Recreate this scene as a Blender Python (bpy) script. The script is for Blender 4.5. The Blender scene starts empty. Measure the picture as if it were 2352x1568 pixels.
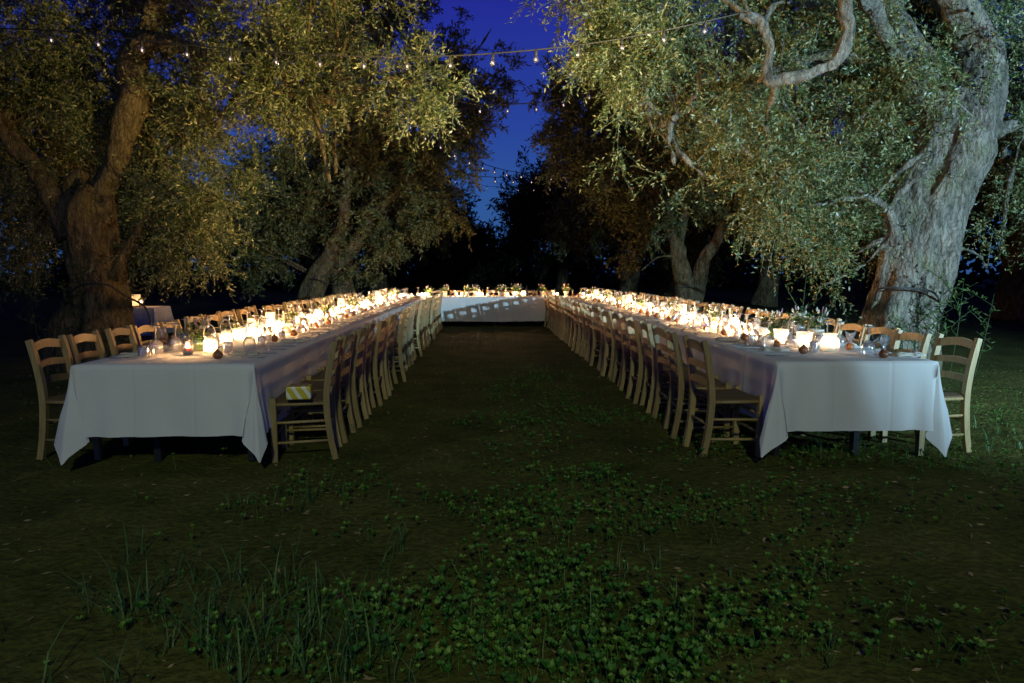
import bpy, math, random
import numpy as np
from mathutils import Vector, Matrix, noise as mnoise

# ------------------------------------------------------------------ camera, sky, lamps, exposure
S = bpy.context.scene
col = S.collection
R = math.radians
CAM_H, PITCH, YAW, FPX = 1.39, R(5.86), R(1.86), 1568.0     # FPX: focal length in pixels of a 2352 px wide view
cam_d = bpy.data.cameras.new('camera'); cam_d.sensor_width = 36; cam_d.lens = 24.0
cam_d.clip_start = 0.05; cam_d.clip_end = 600
cam = bpy.data.objects.new('camera', cam_d); col.objects.link(cam)
cam.location = (0, 0, CAM_H); cam.rotation_euler = (math.pi/2 - PITCH, 0, -YAW)
S.camera = cam
S.view_settings.view_transform = 'Standard'; S.view_settings.look = 'None'
S.view_settings.exposure = 0.0; S.view_settings.gamma = 1.0
S.view_settings.use_curve_mapping = False
cy = S.cycles
cy.use_denoising = True
try: cy.denoiser = 'OPENIMAGEDENOISE'
except Exception: pass
cy.use_light_tree = True
cy.max_bounces = 6; cy.diffuse_bounces = 3; cy.glossy_bounces = 3; cy.transmission_bounces = 4
cy.transparent_max_bounces = 40
cy.sample_clamp_indirect = 20.0; cy.sample_clamp_direct = 0
cy.caustics_reflective = False; cy.caustics_refractive = False
cy.blur_glossy = 0.5

W = bpy.data.worlds.new('World'); S.world = W; W.use_nodes = True
nt = W.node_tree; nt.nodes.clear()
wo = nt.nodes.new('ShaderNodeOutputWorld'); bg = nt.nodes.new('ShaderNodeBackground')
tc = nt.nodes.new('ShaderNodeTexCoord'); sx = nt.nodes.new('ShaderNodeSeparateXYZ')
rp = nt.nodes.new('ShaderNodeValToRGB')
nt.links.new(tc.outputs['Generated'], sx.inputs[0]); nt.links.new(sx.outputs['Z'], rp.inputs[0])
nt.links.new(rp.outputs[0], bg.inputs[0]); nt.links.new(bg.outputs[0], wo.inputs[0])
el = rp.color_ramp.elements                                  # the blue hour: paler at the horizon, deep blue overhead
el[0].position = 0.0; el[0].color = (0.028, 0.090, 0.26, 1)
el[1].position = 1.0; el[1].color = (0.003, 0.0035, 0.028, 1)
for p, c in ((0.10, (0.028, 0.095, 0.31, 1)), (0.20, (0.021, 0.056, 0.32, 1)), (0.36, (0.016, 0.022, 0.29, 1)), (0.60, (0.004, 0.006, 0.06, 1))):
    e = el.new(p); e.color = c
bg.inputs[1].default_value = 1.0

def lamp(name, kind, loc, aim, power, color, **kw):
    d = bpy.data.lights.new(name, kind); d.energy = power; d.color = color
    for k, v in kw.items(): setattr(d, k, v)
    o = bpy.data.objects.new(name, d); col.objects.link(o); o.location = loc
    o.rotation_euler = (Vector(aim) - Vector(loc)).to_track_quat('-Z', 'Y').to_euler()
    return o
# garden floodlights standing out of frame: two warm ones on stands either side, each throwing across the aisle into the crowns,
# a cool one on the right-hand tree and a weak wide one in the yard behind
lamp('warm_floodlight', 'SPOT', (4.6, 2.6, 1.5), (-1.3, 9.6, 4.3), 6000, (1.0, 0.74, 0.28), spot_size=R(46), spot_blend=1.0, shadow_soft_size=0.04)
lamp('warm_floodlight', 'SPOT', (-4.2, 2.4, 1.5), (2.6, 9.6, 4.7), 3300, (1.0, 0.76, 0.32), spot_size=R(40), spot_blend=1.0, shadow_soft_size=0.04)
lamp('cool_floodlight', 'SPOT', (9.0, -2.5, 2.3), (5.5, 9.5, 3.5), 13000, (0.42, 0.75, 1.0), spot_size=R(64), spot_blend=0.75, shadow_soft_size=0.07)
lamp('yard_floodlight', 'SPOT', (0.2, -8.0, 7.2), (0, 7, 0.3), 1700, (0.84, 1.0, 0.58), spot_size=R(54), spot_blend=1.0, shadow_soft_size=0.3)

# ------------------------------------------------------------------ pixel helpers used for measuring places
_cp, _sp, _cyw, _syw = math.cos(PITCH), math.sin(PITCH), math.cos(YAW), math.sin(YAW)
def ray(px, py):
    u, v = px - 1176.0, py - 784.0
    f, up = FPX*_cp - v*_sp, -FPX*_sp - v*_cp                # forward (horizontal), vertical
    return Vector((u*_cyw + f*_syw, f*_cyw - u*_syw, up))
def at(px, py, Y):
    r = ray(px, py); return Vector((0, 0, CAM_H)) + r*(Y/r.y)
def on_z(px, py, z=0.0):
    r = ray(px, py); return Vector((0, 0, CAM_H)) + r*((z - CAM_H)/r.z)

rnd = random.Random(7)
npr = np.random.default_rng(11)

# ------------------------------------------------------------------ materials
def new_mat(name):
    m = bpy.data.materials.new(name); m.use_nodes = True
    return m, m.node_tree, m.node_tree.nodes['Principled BSDF']
def mat(name, color, rough=0.6, metal=0.0, var=0.0, scale=20.0, stretch=(1, 1, 1), bump=0.0, bscale=None, spec=0.5, obj=True, color2=None, detail=4):
    m, t, b = new_mat(name)
    b.inputs['Roughness'].default_value = rough; b.inputs['Metallic'].default_value = metal
    b.inputs['Specular IOR Level'].default_value = spec
    b.inputs['Base Color'].default_value = (*color, 1)
    tcn = t.nodes.new('ShaderNodeTexCoord'); mp = t.nodes.new('ShaderNodeMapping')
    mp.inputs['Scale'].default_value = stretch
    t.links.new(tcn.outputs['Object' if obj else 'Generated'], mp.inputs[0])
    if var > 0 or color2:
        n = t.nodes.new('ShaderNodeTexNoise'); n.inputs['Scale'].default_value = scale; n.inputs['Detail'].default_value = detail
        t.links.new(mp.outputs[0], n.inputs[0])
        r = t.nodes.new('ShaderNodeValToRGB'); r.color_ramp.elements[0].position = 0.3; r.color_ramp.elements[1].position = 0.72
        c2 = color2 or tuple(c*(1-var) for c in color)
        r.color_ramp.elements[0].color = (*c2, 1); r.color_ramp.elements[1].color = (*color, 1)
        t.links.new(n.outputs['Fac'], r.inputs[0]); t.links.new(r.outputs[0], b.inputs['Base Color'])
    if bump > 0:
        n2 = t.nodes.new('ShaderNodeTexNoise'); n2.inputs['Scale'].default_value = bscale or scale; n2.inputs['Detail'].default_value = 6
        t.links.new(mp.outputs[0], n2.inputs[0])
        bp = t.nodes.new('ShaderNodeBump'); bp.inputs['Strength'].default_value = bump; bp.inputs['Distance'].default_value = 0.02
        t.links.new(n2.outputs['Fac'], bp.inputs['Height']); t.links.new(bp.outputs[0], b.inputs['Normal'])
    return m
def glass_mat(name, tint=(1, 1, 1), gloss=0.14, haze=0.13):
    m = bpy.data.materials.new(name); m.use_nodes = True; t = m.node_tree; t.nodes.clear()
    o = t.nodes.new('ShaderNodeOutputMaterial'); mx = t.nodes.new('ShaderNodeMixShader')
    tr = t.nodes.new('ShaderNodeBsdfTransparent')
    l2 = t.nodes.new('ShaderNodeLayerWeight'); l2.inputs[0].default_value = 0.25
    cm = t.nodes.new('ShaderNodeMix'); cm.data_type = 'RGBA'; cm.inputs[6].default_value = (0.96*tint[0], 0.96*tint[1], 0.96*tint[2], 1); cm.inputs[7].default_value = (0.30*tint[0], 0.28*tint[1], 0.25*tint[2], 1)
    t.links.new(l2.outputs['Facing'], cm.inputs[0]); t.links.new(cm.outputs[2], tr.inputs[0])
    gl = t.nodes.new('ShaderNodeBsdfGlossy'); gl.inputs['Roughness'].default_value = 0.09; gl.inputs[0].default_value = (1, 1, 1, 1)
    lw = t.nodes.new('ShaderNodeLayerWeight'); lw.inputs[0].default_value = 0.42
    ma = t.nodes.new('ShaderNodeMath'); ma.operation = 'MULTIPLY_ADD'; ma.inputs[1].default_value = 0.75; ma.inputs[2].default_value = gloss
    df = t.nodes.new('ShaderNodeBsdfDiffuse'); df.inputs[0].default_value = (0.9*tint[0], 0.9*tint[1], 0.9*tint[2], 1)
    m2 = t.nodes.new('ShaderNodeMixShader'); m2.inputs[0].default_value = haze
    t.links.new(lw.outputs['Facing'], ma.inputs[0]); t.links.new(ma.outputs[0], mx.inputs[0])
    t.links.new(tr.outputs[0], m2.inputs[1]); t.links.new(df.outputs[0], m2.inputs[2])
    t.links.new(m2.outputs[0], mx.inputs[1]); t.links.new(gl.outputs[0], mx.inputs[2]); t.links.new(mx.outputs[0], o.inputs[0])
    return m
def frosted_mat(name, tint=(0.95, 0.93, 0.88), clear=0.35, lace=False):
    m = bpy.data.materials.new(name); m.use_nodes = True; t = m.node_tree; t.nodes.clear()
    o = t.nodes.new('ShaderNodeOutputMaterial')
    tl = t.nodes.new('ShaderNodeBsdfTranslucent'); tl.inputs[0].default_value = (*tint, 1)
    df = t.nodes.new('ShaderNodeBsdfDiffuse'); df.inputs[0].default_value = (*tint, 1)
    tr = t.nodes.new('ShaderNodeBsdfTransparent')
    a = t.nodes.new('ShaderNodeMixShader'); a.inputs[0].default_value = 0.4
    b = t.nodes.new('ShaderNodeMixShader'); b.inputs[0].default_value = clear
    t.links.new(tl.outputs[0], a.inputs[1]); t.links.new(df.outputs[0], a.inputs[2])
    t.links.new(a.outputs[0], b.inputs[1]); t.links.new(tr.outputs[0], b.inputs[2]); t.links.new(b.outputs[0], o.inputs[0])
    if lace:
        tcn = t.nodes.new('ShaderNodeTexCoord'); v = t.nodes.new('ShaderNodeTexVoronoi'); v.inputs['Scale'].default_value = 60
        t.links.new(tcn.outputs['Object'], v.inputs[0])
        r = t.nodes.new('ShaderNodeValToRGB'); r.color_ramp.elements[0].position = 0.30; r.color_ramp.elements[1].position = 0.42
        r.color_ramp.elements[0].color = (0.85, 0.85, 0.85, 1); r.color_ramp.elements[1].color = (0.08, 0.08, 0.08, 1)
        t.links.new(v.outputs['Distance'], r.inputs[0]); t.links.new(r.outputs[0], b.inputs[0])
    return m
def leaf_mat(name, top, under, spec=0.35, rough=0.5, attr=True):
    m, t, b = new_mat(name)
    b.inputs['Roughness'].default_value = rough; b.inputs['Specular IOR Level'].default_value = spec
    g = t.nodes.new('ShaderNodeNewGeometry'); at_ = t.nodes.new('ShaderNodeAttribute'); at_.attribute_name = 'tone'
    mx = t.nodes.new('ShaderNodeMix'); mx.data_type = 'RGBA'
    mx.inputs[6].default_value = (*top, 1); mx.inputs[7].default_value = (*under, 1)
    t.links.new(g.outputs['Backfacing'], mx.inputs[0])
    hs = t.nodes.new('ShaderNodeHueSaturation')
    rr = t.nodes.new('ShaderNodeMapRange'); rr.inputs[3].default_value = 0.55; rr.inputs[4].default_value = 1.45
    r2 = t.nodes.new('ShaderNodeMapRange'); r2.inputs[3].default_value = 0.53; r2.inputs[4].default_value = 0.46
    t.links.new(at_.outputs['Fac'], rr.inputs[0]); t.links.new(at_.outputs['Fac'], r2.inputs[0])
    t.links.new(mx.outputs[2], hs.inputs['Color']); t.links.new(rr.outputs[0], hs.inputs['Value']); t.links.new(r2.outputs[0], hs.inputs['Hue'])
    t.links.new(hs.outputs[0], b.inputs['Base Color'])
    return m
def emit_mat(name, color, strength):
    m = bpy.data.materials.new(name); m.use_nodes = True; t = m.node_tree; t.nodes.clear()
    o = t.nodes.new('ShaderNodeOutputMaterial'); e = t.nodes.new('ShaderNodeEmission')
    e.inputs[0].default_value = (*color, 1); e.inputs[1].default_value = strength
    t.links.new(e.outputs[0], o.inputs[0]); return m

M = {}
M['wood'] = mat('chair_wood', (0.44, 0.30, 0.125), 0.5, var=0.35, scale=14, stretch=(6, 6, 0.6), bump=0.15, bscale=30)
M['rush'] = mat('rush_straw', (0.22, 0.14, 0.07), 0.8, var=0.5, scale=40, stretch=(1, 6, 1), bump=0.7, bscale=45)
M['cloth'] = mat('table_linen', (0.74, 0.71, 0.68), 0.85, var=0.06, scale=3, bump=0.22, bscale=7, spec=0.15)
M['linen'] = mat('napkin_linen', (0.62, 0.56, 0.46), 0.9, var=0.15, scale=60, bump=0.3, spec=0.1)
M['steel'] = mat('cutlery_steel', (0.6, 0.6, 0.6), 0.25, metal=1.0)
M['wire'] = mat('white_wire', (0.75, 0.72, 0.66), 0.4)
M['black'] = mat('black_metal', (0.015, 0.016, 0.018), 0.5, var=0.3, scale=12)
M['rubber'] = mat('black_rubber', (0.02, 0.02, 0.02), 0.55)
M['glass'] = glass_mat('clear_glass')
M['cup_glass'] = glass_mat('candle_cup_glass', (0.98, 0.95, 0.9), 0.08, 0.012)
M['thin_frost'] = frosted_mat('thin_frosted_glass', (0.95, 0.9, 0.82), 0.985)
M['thick_glass'] = glass_mat('thick_glass', (0.95, 0.93, 0.9), 0.22, 0.34)
M['green_glass'] = glass_mat('green_glass', (0.45, 0.75, 0.25))
M['cellophane'] = glass_mat('cellophane', (0.97, 0.96, 0.97), 0.2, 0.2)
M['frosted'] = frosted_mat('frosted_glass')
M['lace'] = frosted_mat('lace_wrap', (0.9, 0.86, 0.78), 0.2, lace=True)
M['wax'] = mat('candle_wax', (0.85, 0.80, 0.70), 0.5)
M['flame'] = emit_mat('candle_flame', (1.0, 0.56, 0.24), 2700.0)
M['flame_low'] = emit_mat('lantern_flame', (1.0, 0.62, 0.30), 300.0)
M['ceramic'] = mat('cream_ceramic', (0.66, 0.58, 0.46), 0.45, var=0.1, scale=8)
M['terracotta'] = mat('terracotta', (0.45, 0.24, 0.12), 0.8, var=0.3, scale=10, bump=0.2)
M['zinc'] = mat('zinc_pot', (0.30, 0.30, 0.30), 0.45, metal=0.7, var=0.3, scale=10)
M['onion'] = mat('brown_skin', (0.30, 0.11, 0.04), 0.3, var=0.5, scale=12, stretch=(3, 3, 0.5))
M['ribbon'] = mat('lilac_ribbon', (0.45, 0.30, 0.50), 0.5)
M['petal'] = mat('white_petal', (0.55, 0.50, 0.38), 0.6, var=0.15, scale=30)
M['lavender'] = mat('mauve_bud', (0.30, 0.18, 0.24), 0.7, var=0.4, scale=60)
M['herb'] = leaf_mat('herb_leaf', (0.050, 0.090, 0.018), (0.075, 0.11, 0.03))
M['olive'] = leaf_mat('olive_leaf', (0.050, 0.080, 0.019), (0.20, 0.205, 0.085), spec=0.45, rough=0.42)
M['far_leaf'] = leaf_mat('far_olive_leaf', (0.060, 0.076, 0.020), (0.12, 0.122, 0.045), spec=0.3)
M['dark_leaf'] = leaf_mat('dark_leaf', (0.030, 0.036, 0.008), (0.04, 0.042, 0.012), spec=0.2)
M['clover'] = leaf_mat('clover_leaf', (0.055, 0.175, 0.020), (0.075, 0.19, 0.032), spec=0.3)
M['weed_leaf'] = leaf_mat('weed_leaf', (0.045, 0.075, 0.018), (0.06, 0.085, 0.028), spec=0.2)
M['grass'] = leaf_mat('grass_blade', (0.05, 0.12, 0.03), (0.06, 0.13, 0.04), spec=0.3)
M['straw'] = leaf_mat('dry_leaf', (0.22, 0.16, 0.06), (0.30, 0.23, 0.11), spec=0.2)
M['bulb_glass'] = glass_mat('bulb_glass', (0.95, 0.93, 0.9), 0.2, 0.06)
M['filament'] = emit_mat('filament_glow', (1.0, 0.72, 0.55), 2.2)
M['white_board'] = mat('white_card', (0.7, 0.68, 0.62), 0.7, var=0.1, scale=5)
M['board_wood'] = mat('board_wood', (0.4, 0.22, 0.09), 0.5, var=0.3, scale=8, stretch=(1, 8, 1))

_w = M['wax'].node_tree.nodes['Principled BSDF']; _w.inputs['Subsurface Weight'].default_value = 1.0
_w.inputs['Subsurface Radius'].default_value = (1.0, 0.55, 0.28); _w.inputs['Subsurface Scale'].default_value = 0.03
def bark_mat(name, c1, c2, bump=1.0):
    m, t, b = new_mat(name)
    b.inputs['Roughness'].default_value = 0.85; b.inputs['Specular IOR Level'].default_value = 0.2
    tcn = t.nodes.new('ShaderNodeTexCoord'); mp = t.nodes.new('ShaderNodeMapping'); mp.inputs['Scale'].default_value = (1, 1, 0.40)
    t.links.new(tcn.outputs['Object'], mp.inputs[0])
    n = t.nodes.new('ShaderNodeTexNoise'); n.inputs['Scale'].default_value = 9; n.inputs['Detail'].default_value = 10; n.inputs['Roughness'].default_value = 0.68; n.inputs['Distortion'].default_value = 0.5
    n2 = t.nodes.new('ShaderNodeTexNoise'); n2.inputs['Scale'].default_value = 2.2; n2.inputs['Detail'].default_value = 4
    v = t.nodes.new('ShaderNodeTexVoronoi'); v.inputs['Scale'].default_value = 13; v.feature = 'DISTANCE_TO_EDGE'; v.inputs['Randomness'].default_value = 1.0
    mp2 = t.nodes.new('ShaderNodeMapping'); mp2.inputs['Scale'].default_value = (1, 1, 0.22)
    wn = t.nodes.new('ShaderNodeTexNoise'); wn.inputs['Scale'].default_value = 5; wn.inputs['Detail'].default_value = 6
    t.links.new(tcn.outputs['Object'], wn.inputs[0])
    va = t.nodes.new('ShaderNodeVectorMath'); va.operation = 'MULTIPLY_ADD'; va.inputs[1].default_value = (0.22, 0.22, 0.5)
    t.links.new(wn.outputs['Color'], va.inputs[0]); t.links.new(tcn.outputs['Object'], va.inputs[2]); t.links.new(va.outputs[0], mp2.inputs[0])
    t.links.new(mp.outputs[0], n.inputs[0]); t.links.new(mp2.outputs[0], v.inputs[0])
    t.links.new(tcn.outputs['Object'], n2.inputs[0])
    r = t.nodes.new('ShaderNodeValToRGB'); r.color_ramp.elements[0].position = 0.32; r.color_ramp.elements[1].position = 0.66
    r.color_ramp.elements[0].color = (*c2, 1); r.color_ramp.elements[1].color = (*c1, 1)
    t.links.new(n.outputs['Fac'], r.inputs[0])
    mx = t.nodes.new('ShaderNodeMix'); mx.data_type = 'RGBA'; mx.inputs[7].default_value = (c1[0]*0.55, c1[1]*0.62, c1[2]*0.40, 1)
    rr = t.nodes.new('ShaderNodeMapRange'); rr.inputs[1].default_value = 0.5; rr.inputs[2].default_value = 0.72; rr.inputs[4].default_value = 0.7
    t.links.new(n2.outputs['Fac'], rr.inputs[0]); t.links.new(rr.outputs[0], mx.inputs[0]); t.links.new(r.outputs[0], mx.inputs[6])
    ck = t.nodes.new('ShaderNodeMapRange'); ck.inputs[1].default_value = 0.0; ck.inputs[2].default_value = 0.10; ck.inputs[3].default_value = 0.55; ck.inputs[4].default_value = 1.0
    t.links.new(v.outputs['Distance'], ck.inputs[0])
    hv = t.nodes.new('ShaderNodeHueSaturation'); t.links.new(ck.outputs[0], hv.inputs['Value']); t.links.new(mx.outputs[2], hv.inputs['Color'])
    t.links.new(hv.outputs[0], b.inputs['Base Color'])
    ad = t.nodes.new('ShaderNodeMath'); ad.operation = 'MULTIPLY_ADD'; ad.inputs[1].default_value = 0.5
    mn = t.nodes.new('ShaderNodeMath'); mn.operation = 'MINIMUM'; mn.inputs[1].default_value = 0.25
    t.links.new(v.outputs['Distance'], mn.inputs[0]); t.links.new(mn.outputs[0], ad.inputs[0]); t.links.new(n.outputs['Fac'], ad.inputs[2])
    bp = t.nodes.new('ShaderNodeBump'); bp.inputs['Strength'].default_value = bump; bp.inputs['Distance'].default_value = 0.16
    t.links.new(ad.outputs[0], bp.inputs['Height']); t.links.new(bp.outputs[0], b.inputs['Normal'])
    return m
M['bark'] = bark_mat('olive_bark', (0.42, 0.36, 0.28), (0.05, 0.040, 0.026))
M['bark_dark'] = bark_mat('old_olive_bark', (0.29, 0.215, 0.105), (0.04, 0.03, 0.015))

def soil_mat():
    m, t, b = new_mat('soil'); b.inputs['Roughness'].default_value = 0.95; b.inputs['Specular IOR Level'].default_value = 0.1
    tcn = t.nodes.new('ShaderNodeTexCoord')
    n = t.nodes.new('ShaderNodeTexNoise'); n.inputs['Scale'].default_value = 1.4; n.inputs['Detail'].default_value = 9; n.inputs['Roughness'].default_value = 0.65
    n2 = t.nodes.new('ShaderNodeTexNoise'); n2.inputs['Scale'].default_value = 26; n2.inputs['Detail'].default_value = 8
    for x in (n, n2): t.links.new(tcn.outputs['Object'], x.inputs[0])
    r = t.nodes.new('ShaderNodeValToRGB'); e = r.color_ramp.elements
    e[0].position = 0.33; e[0].color = (0.060, 0.072, 0.014, 1); e[1].position = 0.68; e[1].color = (0.155, 0.145, 0.036, 1)
    k = e.new(0.5); k.color = (0.105, 0.108, 0.024, 1)
    t.links.new(n.outputs['Fac'], r.inputs[0])
    mx = t.nodes.new('ShaderNodeMix'); mx.data_type = 'RGBA'; mx.blend_type = 'MULTIPLY'; mx.inputs[0].default_value = 0.7
    r2 = t.nodes.new('ShaderNodeValToRGB'); r2.color_ramp.elements[0].position = 0.35; r2.color_ramp.elements[1].position = 0.65
    r2.color_ramp.elements[0].color = (0.45, 0.45, 0.45, 1)
    t.links.new(n2.outputs['Fac'], r2.inputs[0]); t.links.new(r.outputs[0], mx.inputs[6]); t.links.new(r2.outputs[0], mx.inputs[7])
    t.links.new(mx.outputs[2], b.inputs['Base Color'])
    bp = t.nodes.new('ShaderNodeBump'); bp.inputs['Strength'].default_value = 0.8; bp.inputs['Distance'].default_value = 0.03
    t.links.new(n2.outputs['Fac'], bp.inputs['Height']); t.links.new(bp.outputs[0], b.inputs['Normal'])
    return m
M['soil'] = soil_mat()
def vary(m, lo, hi):
    t = m.node_tree; b = t.nodes['Principled BSDF']; src = b.inputs['Base Color'].links[0].from_socket
    oi = t.nodes.new('ShaderNodeObjectInfo'); mr = t.nodes.new('ShaderNodeMapRange'); mr.inputs[3].default_value = lo; mr.inputs[4].default_value = hi
    hs = t.nodes.new('ShaderNodeHueSaturation'); t.links.new(oi.outputs['Random'], mr.inputs[0]); t.links.new(mr.outputs[0], hs.inputs['Value'])
    t.links.new(src, hs.inputs['Color']); t.links.new(hs.outputs[0], b.inputs['Base Color'])
vary(M['wood'], 0.72, 1.25); vary(M['linen'], 0.8, 1.1); vary(M['onion'], 0.6, 1.4)
def crease(m):
    """press folds left by the folded linen"""
    t = m.node_tree; b = t.nodes['Principled BSDF']; old = b.inputs['Normal'].links[0].from_node
    tcn = t.nodes.new('ShaderNodeTexCoord'); sp = t.nodes.new('ShaderNodeSeparateXYZ'); t.links.new(tcn.outputs['Object'], sp.inputs[0])
    tot = None
    for ax, per in (('X', .205), ('Y', .31)):
        pp = t.nodes.new('ShaderNodeMath'); pp.operation = 'PINGPONG'; pp.inputs[1].default_value = per; t.links.new(sp.outputs[ax], pp.inputs[0])
        mn = t.nodes.new('ShaderNodeMath'); mn.operation = 'MINIMUM'; mn.inputs[1].default_value = 0.02; t.links.new(pp.outputs[0], mn.inputs[0])
        if tot is None: tot = mn
        else:
            ad = t.nodes.new('ShaderNodeMath'); ad.operation = 'ADD'; t.links.new(tot.outputs[0], ad.inputs[0]); t.links.new(mn.outputs[0], ad.inputs[1]); tot = ad
    bp = t.nodes.new('ShaderNodeBump'); bp.inputs['Strength'].default_value = 0.6; bp.inputs['Distance'].default_value = 0.25
    t.links.new(tot.outputs[0], bp.inputs['Height']); t.links.new(old.outputs[0], bp.inputs['Normal']); t.links.new(bp.outputs[0], b.inputs['Normal'])
crease(M['cloth'])
def packet_mat():
    m, t, b = new_mat('yellow_print'); b.inputs['Roughness'].default_value = 0.4
    tcn = t.nodes.new('ShaderNodeTexCoord'); mp = t.nodes.new('ShaderNodeMapping'); mp.inputs['Rotation'].default_value = (0, R(35), R(8))
    t.links.new(tcn.outputs['Object'], mp.inputs[0])
    w = t.nodes.new('ShaderNodeTexWave'); w.inputs['Scale'].default_value = 5.2; w.inputs['Distortion'].default_value = 1.6; w.inputs['Detail'].default_value = 0.5
    t.links.new(mp.outputs[0], w.inputs[0])
    r = t.nodes.new('ShaderNodeValToRGB'); r.color_ramp.elements[0].position = 0.60; r.color_ramp.elements[1].position = 0.66
    r.color_ramp.elements[0].color = (0.62, 0.46, 0.03, 1); r.color_ramp.elements[1].color = (0.8, 0.78, 0.66, 1)
    t.links.new(w.outputs['Fac'], r.inputs[0]); t.links.new(r.outputs[0], b.inputs['Base Color'])
    return m
M['packet'] = packet_mat()

# ------------------------------------------------------------------ mesh helpers
class MB:
    def __init__(s): s.v = []; s.f = []
    def add(s, vs, fs):
        b = len(s.v); s.v.extend([tuple(p) for p in vs]); s.f.extend([tuple(i + b for i in f) for f in fs]); return s
    def box(s, c, d, mtx=None, top=1.0):
        hx, hy, hz = d[0]/2, d[1]/2, d[2]/2
        vs = [Vector((sx_*hx*(top if sz > 0 else 1), sy*hy*(top if sz > 0 else 1), sz*hz)) for sz in (-1, 1) for sy in (-1, 1) for sx_ in (-1, 1)]
        if mtx: vs = [mtx @ p for p in vs]
        vs = [p + Vector(c) for p in vs]
        return s.add(vs, [(0, 2, 3, 1), (4, 5, 7, 6), (0, 1, 5, 4), (2, 6, 7, 3), (0, 4, 6, 2), (1, 3, 7, 5)])
    def tube(s, pts, rad, n=8, cap=True, sq=None, wob=None):
        pts = [Vector(p) for p in pts]; k = len(pts)
        if not hasattr(rad, '__len__'): rad = [rad]*k
        vs = []; up = None
        for i, p in enumerate(pts):
            t = (pts[min(i+1, k-1)] - pts[max(i-1, 0)])
            t = t.normalized() if t.length > 1e-9 else Vector((0, 0, 1))
            if up is None:
                up = Vector((1, 0, 0)) if abs(t.x) < 0.8 else Vector((0, 1, 0))
            a = (up - t*up.dot(t)).normalized(); b = t.cross(a); up = a
            for j in range(n):
                th = 2*math.pi*j/n + (math.pi/n if sq else 0)
                rr = rad[i]*(wob(i/(k-1), th) if wob else 1)
                vs.append(p + a*math.cos(th)*rr*(sq[0] if sq else 1) + b*math.sin(th)*rr*(sq[1] if sq else 1))
        fs = [(i*n + j, i*n + (j+1) % n, (i+1)*n + (j+1) % n, (i+1)*n + j) for i in range(k-1) for j in range(n)]
        if cap: fs += [tuple(range(n-1, -1, -1)), tuple((k-1)*n + j for j in range(n))]
        return s.add(vs, fs)
    def lathe(s, prof, n=14, c=(0, 0, 0)):
        vs, fs = [], []
        k = len(prof)
        for r, z in prof:
            for j in range(n):
                th = 2*math.pi*j/n; vs.append((c[0] + r*math.cos(th), c[1] + r*math.sin(th), c[2] + z))
        for i in range(k-1):
            for j in range(n):
                if prof[i][0] < 1e-6: fs.append((i*n, (i+1)*n + (j+1) % n, (i+1)*n + j))
                elif prof[i+1][0] < 1e-6: fs.append((i*n + j, i*n + (j+1) % n, (i+1)*n))
                else: fs.append((i*n + j, i*n + (j+1) % n, (i+1)*n + (j+1) % n, (i+1)*n + j))
        return s.add(vs, fs)
    def mesh(s, name, m, smooth=True, bevel=0):
        me = bpy.data.meshes.new(name); me.from_pydata(s.v, [], s.f)
        me.validate(verbose=False)
        me.materials.append(m)
        me.polygons.foreach_set('use_smooth', [smooth]*len(me.polygons)); me.update()
        return me
def bevelled(me, w=0.003, seg=1):
    import bmesh
    bm = bmesh.new(); bm.from_mesh(me)
    bmesh.ops.bevel(bm, geom=bm.edges[:], offset=w, segments=seg, affect='EDGES', profile=0.6)
    bm.to_mesh(me); bm.free(); return me

def link(name, data, parent=None, loc=None, rz=None):
    o = bpy.data.objects.new(name, data); col.objects.link(o)
    if parent is not None: o.parent = parent
    if loc is not None: o.location = loc
    if rz is not None: o.rotation_euler = (0, 0, rz)
    return o
def tag(o, label=None, cat=None, group=None, kind=None):
    if label: o['label'] = label
    if cat: o['category'] = cat
    if group: o['group'] = group
    if kind: o['kind'] = kind
    return o
class Proto:
    """a kind of thing: part name, mesh, local matrix, sub-parts; made once, then copied part by part"""
    def __init__(s, name, cat, parts): s.name, s.cat, s.parts = name, cat, parts; s.first = None
    def place(s, loc, rz=0.0, label=None, group=None, scale=1.0, tilt=None):
        if len(s.parts) == 1 and s.parts[0][0] is None:
            root = link(s.name, s.parts[0][1])
        else:
            root = link(s.name, None); root.empty_display_size = 0.05
            def grow(par, parts):
                for p in parts:
                    nm, me = p[0], p[1]; mx = p[2] if len(p) > 2 else None
                    c = link(nm, me, par)
                    if mx is not None: c.matrix_local = mx
                    if len(p) > 3: grow(c, p[3])
            if s.first is None:
                grow(root, s.parts); s.first = root
            else:
                def cp(src, par):
                    for ch in src.children:
                        c = ch.copy(); col.objects.link(c); c.parent = par
                        cp(ch, c)
                cp(s.first, root)
        root.location = loc; root.rotation_euler = (tilt[0] if tilt else 0, tilt[1] if tilt else 0, rz)
        if scale != 1.0: root.scale = (scale,)*3
        return tag(root, label, s.cat, group)

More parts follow.
